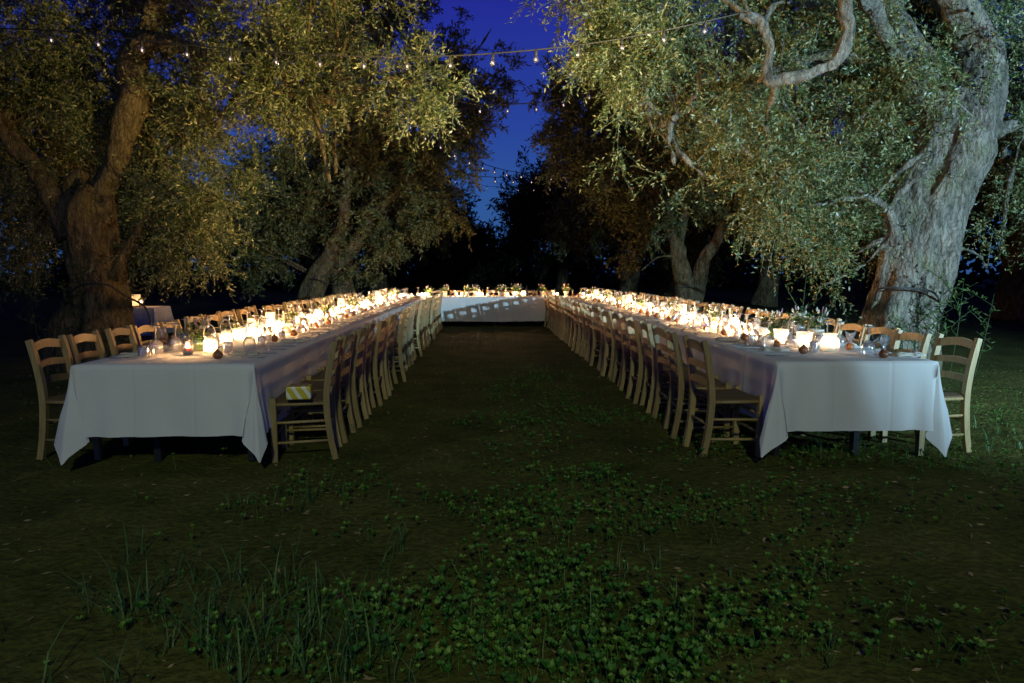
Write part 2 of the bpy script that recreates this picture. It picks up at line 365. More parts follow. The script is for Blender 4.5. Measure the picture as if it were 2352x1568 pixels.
def quads_mesh(name, V, m, tone=None, smooth=False):
    """V: (N,4,3) array of quads -> one mesh, fast"""
    N = len(V); me = bpy.data.meshes.new(name)
    me.vertices.add(N*4); me.vertices.foreach_set('co', V.reshape(-1).astype(np.float32))
    me.loops.add(N*4); me.loops.foreach_set('vertex_index', np.arange(N*4, dtype=np.int32))
    me.polygons.add(N); me.polygons.foreach_set('loop_start', np.arange(0, N*4, 4, dtype=np.int32))
    me.polygons.foreach_set('loop_total', np.full(N, 4, dtype=np.int32))
    me.update(calc_edges=True)
    if tone is not None:
        a = me.attributes.new('tone', 'FLOAT', 'FACE'); a.data.foreach_set('value', tone.astype(np.float32))
    me.materials.append(m); return me
def unit(a): return a/np.maximum(np.linalg.norm(a, axis=-1, keepdims=True), 1e-9)
def leaf_quads(base, d, length, width, rng, wide_at=0.5):
    N = len(base); d = unit(d); s = unit(np.cross(d, rng.normal(size=(N, 3))))
    L = length[:, None]; w = width[:, None]*0.5
    V = np.empty((N, 4, 3)); V[:, 0] = base; V[:, 1] = base + d*L*wide_at + s*w; V[:, 2] = base + d*L; V[:, 3] = base + d*L*wide_at - s*w
    return V

_ones = ['first', 'second', 'third', 'fourth', 'fifth', 'sixth', 'seventh', 'eighth', 'ninth']
ORD = _ones + ['tenth', 'eleventh', 'twelfth', 'thirteenth', 'fourteenth', 'fifteenth', 'sixteenth', 'seventeenth', 'eighteenth', 'nineteenth']
for _t, _o in (('twenty', 'twentieth'), ('thirty', 'thirtieth'), ('forty', 'fortieth'), ('fifty', 'fiftieth'), ('sixty', 'sixtieth'), ('seventy', 'seventieth'), ('eighty', 'eightieth'), ('ninety', 'ninetieth')):
    ORD += [_o] + [_t + '-' + w for w in _ones]

# ------------------------------------------------------------------ ground
def gheight(x, y):
    n = mnoise.noise
    r = abs(n(Vector((x*2.6 + 4, y*3.4, 8))))
    return 0.022*n(Vector((x*0.55, y*0.55, 0))) + 0.012*n(Vector((x*2.1, y*2.1, 3))) + 0.010*n(Vector((x*6.0, y*6.0, 5))) - 0.012*max(0, 1 - r*9)
def axis(lo, hi, fine_lo, fine_hi, step):
    a = list(np.arange(fine_lo, fine_hi, step)); s = step
    p = fine_hi
    while p < hi: a.append(p); s *= 1.22; p += s
    a.append(hi); p = fine_lo; s = step
    while p > lo: s *= 1.22; p -= s; a.insert(0, max(p, lo))
    return np.array(a)
gx = axis(-260, 260, -4.6, 5.0, 0.045); gy = axis(-120, 400, 1.6, 8.0, 0.045)
nx, ny = len(gx), len(gy)
GV = np.zeros((ny, nx, 3)); GV[:, :, 0] = gx[None, :]; GV[:, :, 1] = gy[:, None]
for j in range(ny):
    for i in range(nx):
        GV[j, i, 2] = gheight(gx[i], gy[j])
me = bpy.data.meshes.new('ground'); idx = np.arange(nx*ny).reshape(ny, nx)
fq = np.stack([idx[:-1, :-1], idx[:-1, 1:], idx[1:, 1:], idx[1:, :-1]], -1).reshape(-1, 4)
me.vertices.add(nx*ny); me.vertices.foreach_set('co', GV.reshape(-1).astype(np.float32))
me.loops.add(fq.size); me.loops.foreach_set('vertex_index', fq.reshape(-1).astype(np.int32))
me.polygons.add(len(fq)); me.polygons.foreach_set('loop_start', np.arange(0, fq.size, 4, dtype=np.int32)); me.polygons.foreach_set('loop_total', np.full(len(fq), 4, dtype=np.int32))
me.update(calc_edges=True); me.polygons.foreach_set('use_smooth', [True]*len(fq)); me.materials.append(M['soil'])
tag(link('ground', me), kind='structure')

# ------------------------------------------------------------------ olive trees
def gnarl(me, amp, sc, seed):
    nn = mnoise.noise
    for v in me.vertices:
        p = v.co
        q = Vector((p.x*sc + seed, p.y*sc, p.z*sc*0.42)); q2 = Vector((p.x*sc*2.6 + 7, p.y*sc*2.6 + seed, p.z*sc*0.8))
        w = nn(q*0.8 + Vector((3, 1, 2)))*0.9
        d = nn(q) + 0.8*(0.45 - abs(nn(q2 + Vector((w, w, 0))))*1.6) + 0.35*(0.4 - abs(nn(Vector((p.x*sc*6, p.y*sc*6 + w, p.z*sc*1.9))))*1.5)
        v.co = p + v.normal*d*amp
def smooth_path(pts, rads, per=6):
    """Catmull-Rom through points and radii"""
    P = [Vector(p) for p in pts]; out, ro = [], []
    for i in range(len(P)-1):
        p0, p1, p2, p3 = P[max(i-1, 0)], P[i], P[i+1], P[min(i+2, len(P)-1)]
        for k in range(per):
            t = k/per
            out.append(0.5*((2*p1) + (p2-p0)*t + (2*p0-5*p1+4*p2-p3)*t*t + (3*p1-p0-3*p2+p3)*t**3)); ro.append(rads[i]*(1-t) + rads[i+1]*t)
    out.append(P[-1]); ro.append(rads[-1]); return out, ro
def crown_quads(clumps, n_twigs, leaf, rng, droop=0.25, per=13, twig=0.42, hole=0.0, fan=8):
    """sprays: each a short bough end carrying a fan of leafy twigs, set through the clumps with gaps between"""
    C = np.array([c[0] for c in clumps]); Rr = np.array([c[1] for c in clumps]); Wt = np.array([c[2] if len(c) > 2 else 1.0 for c in clumps])
    w = Wt*Rr**2.2; w /= w.sum()
    ns = max(n_twigs//fan, 1); k = rng.choice(len(clumps), ns, p=w)
    d = unit(rng.normal(size=(ns, 3))); rr = rng.random(ns)**0.5
    wobble = 1 + 0.25*np.sin(d[:, 0]*5 + k*1.7)*np.sin(d[:, 1]*4.3 + k) + 0.15*np.sin(d[:, 2]*9 + k*2.1)
    P = C[k] + d*(np.maximum(rr*Rr[k]*wobble - twig*0.5, 0.02))[:, None]
    q = P*2.1*(0.42/twig)**0.7
    f = np.sin(q[:, 0]*1.3 + np.sin(q[:, 2]*1.1)) + np.sin(q[:, 1]*1.5 + 1.1) + np.sin(q[:, 2]*1.7 + np.sin(q[:, 0]))
    keep = f > (-0.7 + hole); P, d, k = P[keep], d[keep], k[keep]; ns = len(P)
    dr = droop + 0.55*np.clip(0.75 - Rr[k]/(twig*2.0), 0, 1) + 0.35*np.clip(-d[:, 2], 0, 1)
    S = unit(0.75*d + 0.55*rng.normal(size=(ns, 3)) - dr[:, None]*np.array([0, 0, 1.0]))
    SL = twig*(0.7 + 0.7*rng.random(ns))
    tt = rng.random((ns, fan))
    Pt = P[:, None, :] + S[:, None, :]*(SL[:, None]*tt)[:, :, None]
    D = unit(0.85*S[:, None, :] + 0.55*rng.normal(size=(ns, fan, 3)) - (0.35*dr)[:, None, None]*np.array([0, 0, 1.0]))
    tone0 = np.repeat(0.15 + 0.6*rng.random(ns), fan)
    P = Pt.reshape(-1, 3); D = D.reshape(-1, 3); n = len(P)
    Lt = twig*(0.40 + 0.6*rng.random(n)); bow = 0.12 + 0.3*np.repeat(np.clip(dr, 0, 1), fan)
    t = (np.arange(per) + 0.5)/per
    TT = t[None, :] + rng.random((n, per))*0.06
    pos = P[:, None, :] + D[:, None, :]*(Lt[:, None]*TT)[:, :, None]; pos[:, :, 2] -= (bow*Lt)[:, None]*TT**2
    rad = unit(np.cross(D[:, None, :], rng.normal(size=(n, per, 3))))
    ld = (0.66*D[:, None, :] + 0.78*rad).reshape(-1, 3)
    base = pos.reshape(-1, 3); N = len(base)
    L = leaf*(0.65 + 0.7*rng.random(N)); Wd = L*(0.26 + 0.10*rng.random(N))
    tone = np.repeat(tone0, per) + 0.3*rng.random(N) - 0.05
    yl = rng.random(N) < 0.004; tone[yl] = 2.0
    V = leaf_quads(base, ld, L, Wd, rng)
    e = P + D*Lt[:, None]; e[:, 2] -= bow*Lt; side = unit(np.cross(D, rng.normal(size=(n, 3))))*0.004*leaf/0.065
    tw = np.stack([P - side, P + side, e + side*0.4, e - side*0.4], 1)
    return np.concatenate([V, tw]), np.concatenate([tone, np.full(n, 0.1)])
def olive(loc, limbs, clumps, n_twigs, leaf, bark, lmat, label, group, seed, hole=0.0, twig=0.44, fine=14, amp=0.05, droop=0.06, joints=None, per=13, name='olive_tree'):
    """limbs: lists of (point, radius); the first is the bole"""
    root = link(name, None, loc=loc); L0 = Vector(loc)
    mb = MB(); nodes = []
    for li, lb in enumerate(limbs):
        pts, rads = smooth_path([Vector(p) - L0 for p, r in lb], [r for p, r in lb], (fine if fine > 14 else 7) if li == 0 else (9 if fine > 14 else 5))
        ph = rnd.random()*6
        if li == 0: wob = lambda t, th, ph=ph: 1 + 0.10*math.sin(3*th + 4*t + ph) + 0.07*math.sin(5*th - 7*t + ph) + 0.04*math.sin(9*th + 9*t)
        else: wob = lambda t, th, ph=ph: 1 + 0.08*math.sin(2*th + 6*t + ph) + 0.08*math.sin(9*t + ph)
        mb.tube(pts, rads, fine*4 if li == 0 and fine > 14 else fine*2 if li == 0 else fine, wob=wob)
        nodes += [(p, r) for p, r in zip(pts, rads) if (p + L0).z > 1.6 or li > 0]
    r_ = random.Random(seed)
    for c in clumps:                                            # thin boughs that carry the clumps
        cc = Vector(c[0]) - L0
        near = sorted(nodes, key=lambda q: (q[0] - cc).length)[:6]
        a, ra = near[r_.randrange(len(near))]
        for _ in range(2 if c[1] > 0.7 else 1):
            tgt = cc + Vector((r_.uniform(-.5, .5), r_.uniform(-.5, .5), r_.uniform(-.4, .5)))*c[1]
            mid = (a + tgt)/2 + Vector((r_.uniform(-.2, .2), r_.uniform(-.2, .2), r_.uniform(-.1, .35)))*(tgt - a).length*0.6
            r0 = min(ra*0.4, 0.018 + 0.009*(tgt - a).length)
            pts, rads = smooth_path([a, mid, tgt], [r0, r0*0.55, r0*0.1], 6)
            mb.tube(pts, rads, 6, cap=False)
    me = mb.mesh('trunk', bark)
    gnarl(me, amp, 2.4, seed); link('trunk', me, root)
    rng = np.random.default_rng(seed)
    V, tone = crown_quads([(np.array(c[0]) - np.array(L0), *c[1:]) for c in clumps], n_twigs, leaf, rng, droop=droop, twig=twig, hole=hole, per=per)
    link('crown', quads_mesh('crown', V, lmat, tone), root)
    return tag(root, label, 'olive tree' if 'olive' in label else 'tree', group)
def CL(lst): return [(at(p[0], p[1], p[2]), *p[3:]) for p in lst]
def LB(Y, lst): return [(at(p[0], p[1], p[3] if len(p) > 3 else Y), p[2]) for p in lst]
def base_of(px, Y): q = at(px, 640, Y); return Vector((q.x, Y, 0))

GR = 'olive trees in two rows beside the tables'
# right-hand tree beside the table: leaning pale trunk
Y = 9.6; b0 = base_of(2050, Y)
limbs = [[(b0 + Vector((0, 0, -0.15)), 0.66)] + LB(Y, [(2058, 790, .52), (2068, 721, .45), (2096, 625, .43), (2130, 481, .42), (2190, 337, .49), (2210, 260, .38), (2222, 210, .26)]),
         LB(Y, [(2215, 310, .36), (2250, 220, .31), (2258, 150, .29), (2238, 82, .27), (2190, 0, .25), (2140, -120, .22), (2110, -260, .15)]),
         LB(Y, [(2200, 310, .26), (2135, 195, .20), (2085, 100, .17), (2040, 10, .15, 9.9), (1980, -120, .1, 9.9)]),
         LB(8.35, [(2080, 180, .10, 9.4), (2010, 20, .09, 8.8), (1950, -20, .07), (1943, 30, .07), (1952, 70, .066), (1925, 130, .064), (1880, 160, .06), (1768, 182, .05), (1768, 110, .044), (1748, 50, .04), (1700, 36, .03)]),
         LB(9.2, [(2060, 560, .07), (2045, 500, .06), (2020, 465, .045), (1985, 450, .03)]),
         LB(9.6, [(2290, 300, .09), (2330, 288, .07), (2380, 300, .05)]),
         LB(9.6, [(2190, 250, .16), (1950, 130, .08), (1750, 170, .055), (1600, 240, .04), (1500, 300, .02)])]
cl = CL([(1345, 40, 9.3, .32), (1385, 95, 9.3, .5), (1440, 150, 9.3, .75), (1560, 70, 9.3, 1.1), (1720, 0, 9.8, 1.1), (1460, 20, 9.4, .9), (1510, 250, 9.2, .75), (1620, 300, 9.2, .9),
         (1535, 330, 9.1, .5), (1545, 375, 9.1, .26), (1690, 350, 9.2, .7), (1750, 420, 9.2, .55), (1800, 360, 9.5, .95), (1880, 470, 9.6, .8), (1640, 400, 9.2, .3), (1800, 490, 9.3, .36),
         (1890, 550, 9.6, .55), (1935, 610, 9.6, .38), (1905, 650, 9.6, .16), (1960, 230, 9.9, .95), (1990, 380, 9.9, .7), (2000, 80, 10.0, 1.1), (2130, 60, 10.3, 1.0), (2000, 520, 10.0, .55), (2290, 60, 10.4, 1.1),
         (2330, 250, 10.3, .8), (2330, 400, 10.3, .8), (2300, 490, 10.3, .65), (2330, 580, 10.2, .45), (2265, 600, 10.2, .35), (2120, 330, 8.95, .22), (2150, 400, 8.95, .22), (2110, 260, 9.0, .3), (2050, 170, 9.2, .5), (2150, 110, 8.9, .35), (2190, 200, 8.9, .28), (2100, 20, 9.0, .5), (2290, 90, 9.1, .3), (2230, 20, 9.1, .3), (1700, 250, 11.4, 1.4), (1850, 250, 11.5, 1.4), (1960, 90, 11.8, 1.3), (1600, 130, 11.3, 1.2), (2060, 330, 11.6, 1.0), (1500, 90, 11, .9), (1800, 360, 11.3, .8), (2330, 120, 11.5, 1.4),
         (1850, 100, 10.0, .9), (1600, -120, 9.6, 1.5), (1900, -140, 9.8, 1.6), (2200, -140, 10.2, 1.5), (1360, -60, 9.5, .8), (2480, 200, 10, 1.3), (2480, 480, 10, 1.0), (1790, 20, 8.7, .35), (1700, 210, 9.0, .5)])
olive(b0, limbs, cl, 40000, 0.056, M['bark'], M['olive'], 'big olive tree with pale leaning trunk lit cool white, beside the right table', GR, 21, fine=20, hole=.45, amp=.062)

# left-hand tree beside the table: forked dark trunk
Y = 10.2; b0 = base_of(232, Y)
limbs = [[(b0 + Vector((0, 0, -0.15)), 0.72)] + LB(Y, [(228, 770, .54), (231, 707, .42), (226, 651, .35), (213, 595, .34), (206, 539, .32), (206, 490, .31), (215, 450, .28), (225, 430, .20)]),
         LB(Y, [(178, 540, .24), (151, 494, .17), (107, 432, .15), (64, 370, .14), (36, 337, .12), (-20, 250, .09)]),
         LB(Y, [(218, 500, .26), (234, 445, .22), (262, 384, .19), (276, 330, .18), (290, 281, .17), (308, 224, .17), (302, 157, .18), (318, 112, .16), (342, 56, .14), (364, 0, .13), (380, -100, .1)]),
         LB(Y, [(190, 520, .18), (170, 470, .14), (168, 425, .12), (196, 394, .09)]),
         LB(9.9, [(316, 120, .12), (350, 98, .11), (420, 108, .1), (480, 130, .085), (600, 200, .06, 9.6), (760, 230, .04, 9.3)]),
         LB(10, [(262, 640, .06), (300, 560, .03), (345, 480, .02)])]
cl = CL([(40, 60, 10.3, 1.3), (150, 200, 10.6, 1.1), (40, 330, 10.6, .9), (110, 480, 10.9, .5), (40, 560, 10.6, .45), (450, 40, 11.4, 1.2), (480, 180, 11.3, 1.1), (380, 300, 11.6, .9), (200, 420, 11.4, .6), (540, 120, 9.6, 1.1), (660, 60, 9.5, 1.2), (620, 170, 9.5, .75), (720, 180, 9.4, .75),
         (800, 90, 9.3, .9), (850, 80, 9.3, .6), (900, 180, 9.2, .6), (960, 200, 9.1, .5), (1000, 200, 9.0, .3), (790, 260, 9.2, .6), (780, 340, 9.0, .42), (790, 390, 9.0, .22), (755, 420, 9.0, .14), (860, 270, 9.1, .4), (1010, 250, 9.0, .2),
         (460, 240, 10.4, .8), (500, 290, 9.8, .6), (470, 380, 10.0, .75), (500, 470, 9.9, .45), (400, 480, 10.0, .7), (450, 560, 9.9, .55), (400, 570, 10, .5), (470, 610, 9.8, .3), (510, 645, 9.8, .13), (455, 660, 9.8, .14), (370, 400, 10.9, .7), (340, 560, 10.2, .35),
         (260, -60, 11.6, 1.4), (560, -120, 9.8, 1.6), (820, -90, 9.5, 1.3), (680, 300, 9.5, .4), (470, 320, 11.6, .9), (540, 220, 11.5, 1.0), (230, 300, 10.9, .9), (-80, 200, 10.5, 1.2), (60, 180, 11.9, 1.4), (-40, 400, 11.8, 1.3), (110, 340, 12.2, 1.1), (200, 90, 12.2, 1.2), (330, 190, 12.4, 1.0), (20, 520, 11.6, .6), (250, 80, 10.9, 1.0)])
olive(b0, limbs, cl, 36000, 0.056, M['bark_dark'], M['olive'], 'big olive tree with dark forked trunk beside the left table', GR, 22, fine=18, hole=.45)

# added young olive, unseen, its stems placed to shade the right-hand cloth
q = Vector((5.72, 1.0, 0))
olive(q, [[(q + Vector((0.06, 0, -.05)), .09), (q + Vector((.08, 0, .8)), .06), (q + Vector((.09, 0, 1.42)), .046), (q + Vector((.02, 0, 2.2)), .04), (q + Vector((-.15, .1, 3.2)), .025)],
          [(q + Vector((0.04, 0, .3)), .045), (q + Vector((-.05, 0, 1.0)), .036), (q + Vector((-.05, 0, 1.6)), .034), (q + Vector((-.4, 0, 3.0)), .02)],
          [(q + Vector((.26, 0, 1.0)), .012), (q + Vector((.20, 0, 1.29)), .016), (q + Vector((.13, 0, 1.54)), .02), (q + Vector((.08, 0, 1.7)), .02)]],
      [(q + Vector((-.2, 0, 3.4)), .6), (q + Vector((.2, .1, 3.7)), .5), (q + Vector((-.5, 0, 3.2)), .4)], 900, 0.07, M['bark_dark'], M['olive'], 'added young olive out of view, stems set to shade the right tablecloth', GR, 61, amp=.006)
# second tree of the left row: two stems
Y = 20.8; b0 = base_of(755, Y)
limbs = [[(at(712, 790, Y), .42)] + LB(Y, [(715, 690, .36), (735, 631, .33), (760, 592, .30), (766, 560, .26), (784, 520, .20), (792, 454, .16), (800, 380, .12)]),
         LB(Y, [(790, 790, .36), (789, 680, .32), (785, 631, .27), (793, 586, .27), (823, 550, .25), (847, 512, .20), (900, 450, .13), (960, 400, .08)]),
         LB(Y, [(735, 640, .15), (745, 600, .18), (785, 640, .2)])]
cl = CL([(600, 420, 21.5, 1.9), (560, 540, 21.5, 1.5), (640, 590, 21.5, .9), (700, 470, 21.2, 1.2), (880, 470, 20, 1.5), (960, 400, 20, 1.5), (1020, 440, 19.6, 1.0), (1075, 395, 19.5, .5), (1010, 490, 20, .7), (900, 550, 20.3, .8),
         (820, 625, 20.4, .5), (1000, 300, 20.5, 1.8), (1065, 210, 20.6, 1.0), (1135, 195, 20.6, .5), (1165, 165, 20.6, .3), (1030, 140, 21, .9), (890, 60, 21, 1.4), (1115, 110, 20.8, .55), (1075, 40, 21, .4), (1125, 60, 21, .25), (1100, 265, 20.5, .5),
         (1050, 475, 20, .45), (1090, 300, 20.4, .5), (760, 250, 21.6, 2.2), (880, 150, 21.5, 2.2), (700, 350, 21.6, 1.6), (860, 340, 21, 1.5), (780, 20, 21.5, 2.2)])
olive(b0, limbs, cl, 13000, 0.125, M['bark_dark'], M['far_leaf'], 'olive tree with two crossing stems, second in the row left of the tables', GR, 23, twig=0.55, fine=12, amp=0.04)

# second tree of the right row: V-shaped fork
Y = 20.6; b0 = base_of(1580, Y)
limbs = [[(at(1580, 790, Y), .45)] + LB(Y, [(1578, 690, .36), (1570, 640, .28), (1560, 595, .22), (1555, 560, .20), (1537, 520, .13), (1533, 480, .10), (1500, 420, .08)]),
         LB(Y, [(1590, 700, .30), (1602, 650, .24), (1617, 595, .20), (1645, 554, .18), (1672, 486, .15), (1710, 420, .1)]),
         LB(Y, [(1556, 560, .15), (1572, 500, .13), (1582, 455, .12), (1600, 380, .08)]),
         LB(Y, [(1535, 490, .09), (1490, 430, .09), (1470, 395, .09), (1420, 370, .07), (1330, 330, .04)])]
cl = CL([(1295, 195, 20.3, .55), (1285, 270, 20.3, .6), (1260, 295, 20.2, .3), (1320, 330, 20.2, .9), (1345, 250, 20.4, 1.0), (1375, 400, 20, .9), (1300, 400, 20.1, .55), (1430, 430, 20, .9), (1480, 510, 20, .7), (1450, 580, 20, .42), (1470, 610, 20, .3),
         (1560, 380, 20.5, 1.5), (1640, 420, 20.4, 1.1), (1420, 280, 20.6, 1.6), (1600, 260, 21.2, 2.2), (1500, 140, 21.3, 2.0), (1395, 180, 21, .9), (1720, 480, 20.6, 1.0), (1700, 380, 21, 1.4), (1300, 155, 20.4, .3), (1255, 210, 20.3, .25)])
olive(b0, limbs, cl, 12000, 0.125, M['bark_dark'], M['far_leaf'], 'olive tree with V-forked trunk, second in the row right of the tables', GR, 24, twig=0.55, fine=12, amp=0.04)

# third trees, mostly dark
for px, lean, lab, sd in ((868, -3, 'dark olive trunk standing behind the two-stemmed olive tree', 31), (1440, 6, 'dark olive trunk left of the V-forked olive tree', 32)):
    Y = 31.5; b0 = base_of(px, Y); s = 1 if px > 1100 else -1
    limbs = [[(b0 + Vector((0, 0, -0.1)), .55), (b0 + Vector((0.05, 0, .7)), .42), (b0 + Vector((0.1*lean/3, 0, 1.6)), .36), (b0 + Vector((0.1*lean, 0, 2.8)), .25), (b0 + Vector((0.15*lean, 0, 4.4)), .12)],
             [(b0 + Vector((0.1, 0, 1.5)), .25), (b0 + Vector((.9, 0, 2.7)), .17), (b0 + Vector((1.6, 0, 4.0)), .1)]]
    cl = [(b0 + Vector((dx, dy, dz)), r) for dx, dy, dz, r in ((0, 0, 4.5, 1.8), (1.6, 0, 4.2, 1.5), (-1.6, .5, 4.4, 1.6), (.4, -1, 6, 1.8), (-1.8, 0, 6.3, 1.5), (1.9, .4, 6.2, 1.6), (0, 0, 7.6, 1.3), (2.6, 0, 3.6, .9), (-2.6, 0, 3.4, .9))]
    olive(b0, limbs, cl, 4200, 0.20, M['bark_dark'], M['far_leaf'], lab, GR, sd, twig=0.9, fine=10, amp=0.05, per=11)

# unlit trees closing the end of the aisle and standing behind the rows
FAR = 'unlit trees in the dark beyond the tables'
far = [((1235, 440, 44, 1.9), (1290, 470, 44, 2.2), (1190, 450, 44, .8), (1205, 500, 44, 1.1), (1250, 400, 44, .8), (1330, 500, 44, 2.5), (1260, 550, 44, 2.0), (1380, 440, 44, 2.4)),
       ((1090, 550, 50, 1.0), (1060, 560, 50, 1.8), (1010, 520, 50, 2.5), (1120, 565, 50, 1.0), (950, 480, 50, 2.8), (1068, 520, 50, .6), (1165, 575, 50, 1.3), (1030, 580, 50, 2))]
flab = ['black bushy tree at the end of the aisle under the far string lights', 'low dark tree left of the sky gap at the end of the aisle']
for i, cl in enumerate(far):
    Y = cl[0][2]; b0 = base_of((1290, 1020)[i], Y)
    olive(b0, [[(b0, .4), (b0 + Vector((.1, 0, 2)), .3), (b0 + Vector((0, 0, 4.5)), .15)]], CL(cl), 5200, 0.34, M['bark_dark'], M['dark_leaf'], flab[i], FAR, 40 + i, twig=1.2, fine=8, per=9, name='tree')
side = [(-14.5, 17, 'dark tree in the gap behind the forked olive trunk'), (-16, 29, 'dark tree farther back between the first two left olives'), (14.8, 19, 'dark tree right of the V-forked olive tree'), (16.5, 31, 'dark tree behind the gap right of the V-forked olive'),
        (9.5, 37, 'dark tree far behind the V-forked olive'), (-9.8, 38, 'dark tree far behind the two-stemmed olive'), (21, 40, 'dark tree far right behind the grove'), (-21, 40, 'dark tree far left behind the grove'), (11.0, 27, 'dark tree between the V-forked olive and the pale trunk'), (-13.5, 8.5, 'dark tree at the left edge behind the forked olive'), (14.5, 10, 'dark tree at the right edge behind the pale trunk')]
for i, (x, y, lab) in enumerate(side):
    b0 = Vector((x, y, 0))
    cl = [(b0 + Vector((rnd.uniform(-2.8, 2.8), rnd.uniform(-1.5, 1.5), rnd.uniform(2.2, 7))), rnd.uniform(1.2, 2.0)) for _ in range(11)]
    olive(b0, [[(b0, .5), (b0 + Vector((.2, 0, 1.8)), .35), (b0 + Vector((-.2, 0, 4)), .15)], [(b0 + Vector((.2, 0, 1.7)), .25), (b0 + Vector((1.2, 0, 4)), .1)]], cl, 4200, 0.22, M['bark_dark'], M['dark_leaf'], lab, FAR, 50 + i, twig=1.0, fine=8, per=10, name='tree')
# treeline: one dark mass round the grove
n = 9000; th = npr.uniform(R(-40), R(220), n); rad_ = npr.uniform(52, 66, n)
hmax = 6.0 + 2.2*np.sin(th*9) + 1.4*np.sin(th*23 + 1) + 0.9*np.sin(th*51); hmax *= np.where(np.abs(th - R(90)) < R(9), 0.42, 1.45)
P = np.stack([rad_*np.cos(th), 4 + rad_*np.sin(th), npr.random(n)**1.1*hmax], 1)
K = 9; base = np.repeat(P, K, 0) + npr.normal(size=(n*K, 3))*0.7; base[:, 2] = np.maximum(base[:, 2], 0.05)
V = leaf_quads(base, npr.normal(size=(n*K, 3)), npr.uniform(.5, 1.0, n*K), npr.uniform(.25, .5, n*K), npr)
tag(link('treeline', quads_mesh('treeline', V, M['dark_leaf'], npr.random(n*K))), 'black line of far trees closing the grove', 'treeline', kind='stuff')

# ------------------------------------------------------------------ tables and cloths
TOP = 0.755
class Frame:
    def __init__(s, name, origin, along, out, width, length):
        s.name = name; s.o = Vector((*origin, 0)); s.a = Vector((*along, 0)).normalized(); s.b = Vector((*out, 0)).normalized(); s.w = width; s.l = length
        s.ang = math.atan2(s.a.y, s.a.x) - math.pi/2
    def pos(s, u, v, z=0.0): return s.o + s.a*u + s.b*v + Vector((0, 0, z))
    def uv(s, p): d = Vector((p[0], p[1], 0)) - s.o; return d.dot(s.a), d.dot(s.b)
c1 = on_z(582, 836, TOP); c2 = on_z(172, 836, TOP); c3 = on_z(1810, 838, TOP); c4 = on_z(2200, 838, TOP)
YN = c1.y; HEAD_Y = 17.35
FL = Frame('left', (c1.x, YN), (-0.002, 1), (-1, -0.002), c1.x - c2.x, 13.3)
FR = Frame('right', (c3.x, YN - 0.01), (-0.011, 1), (1, 0.011), c4.x - c3.x, 13.2)
HX0, HX1 = FL.pos(12.8, -0.02).x, FR.pos(12.7, -0.02).x
FH = Frame('head', (HX1, HEAD_Y), (-1, 0.004), (0.004, 1), 1.0, HX1 - HX0)     # u runs from right to left, v away from the camera
print('tables', [tuple(round(x, 2) for x in c) for c in (c1, c2, c3, c4)], HX0, HX1)

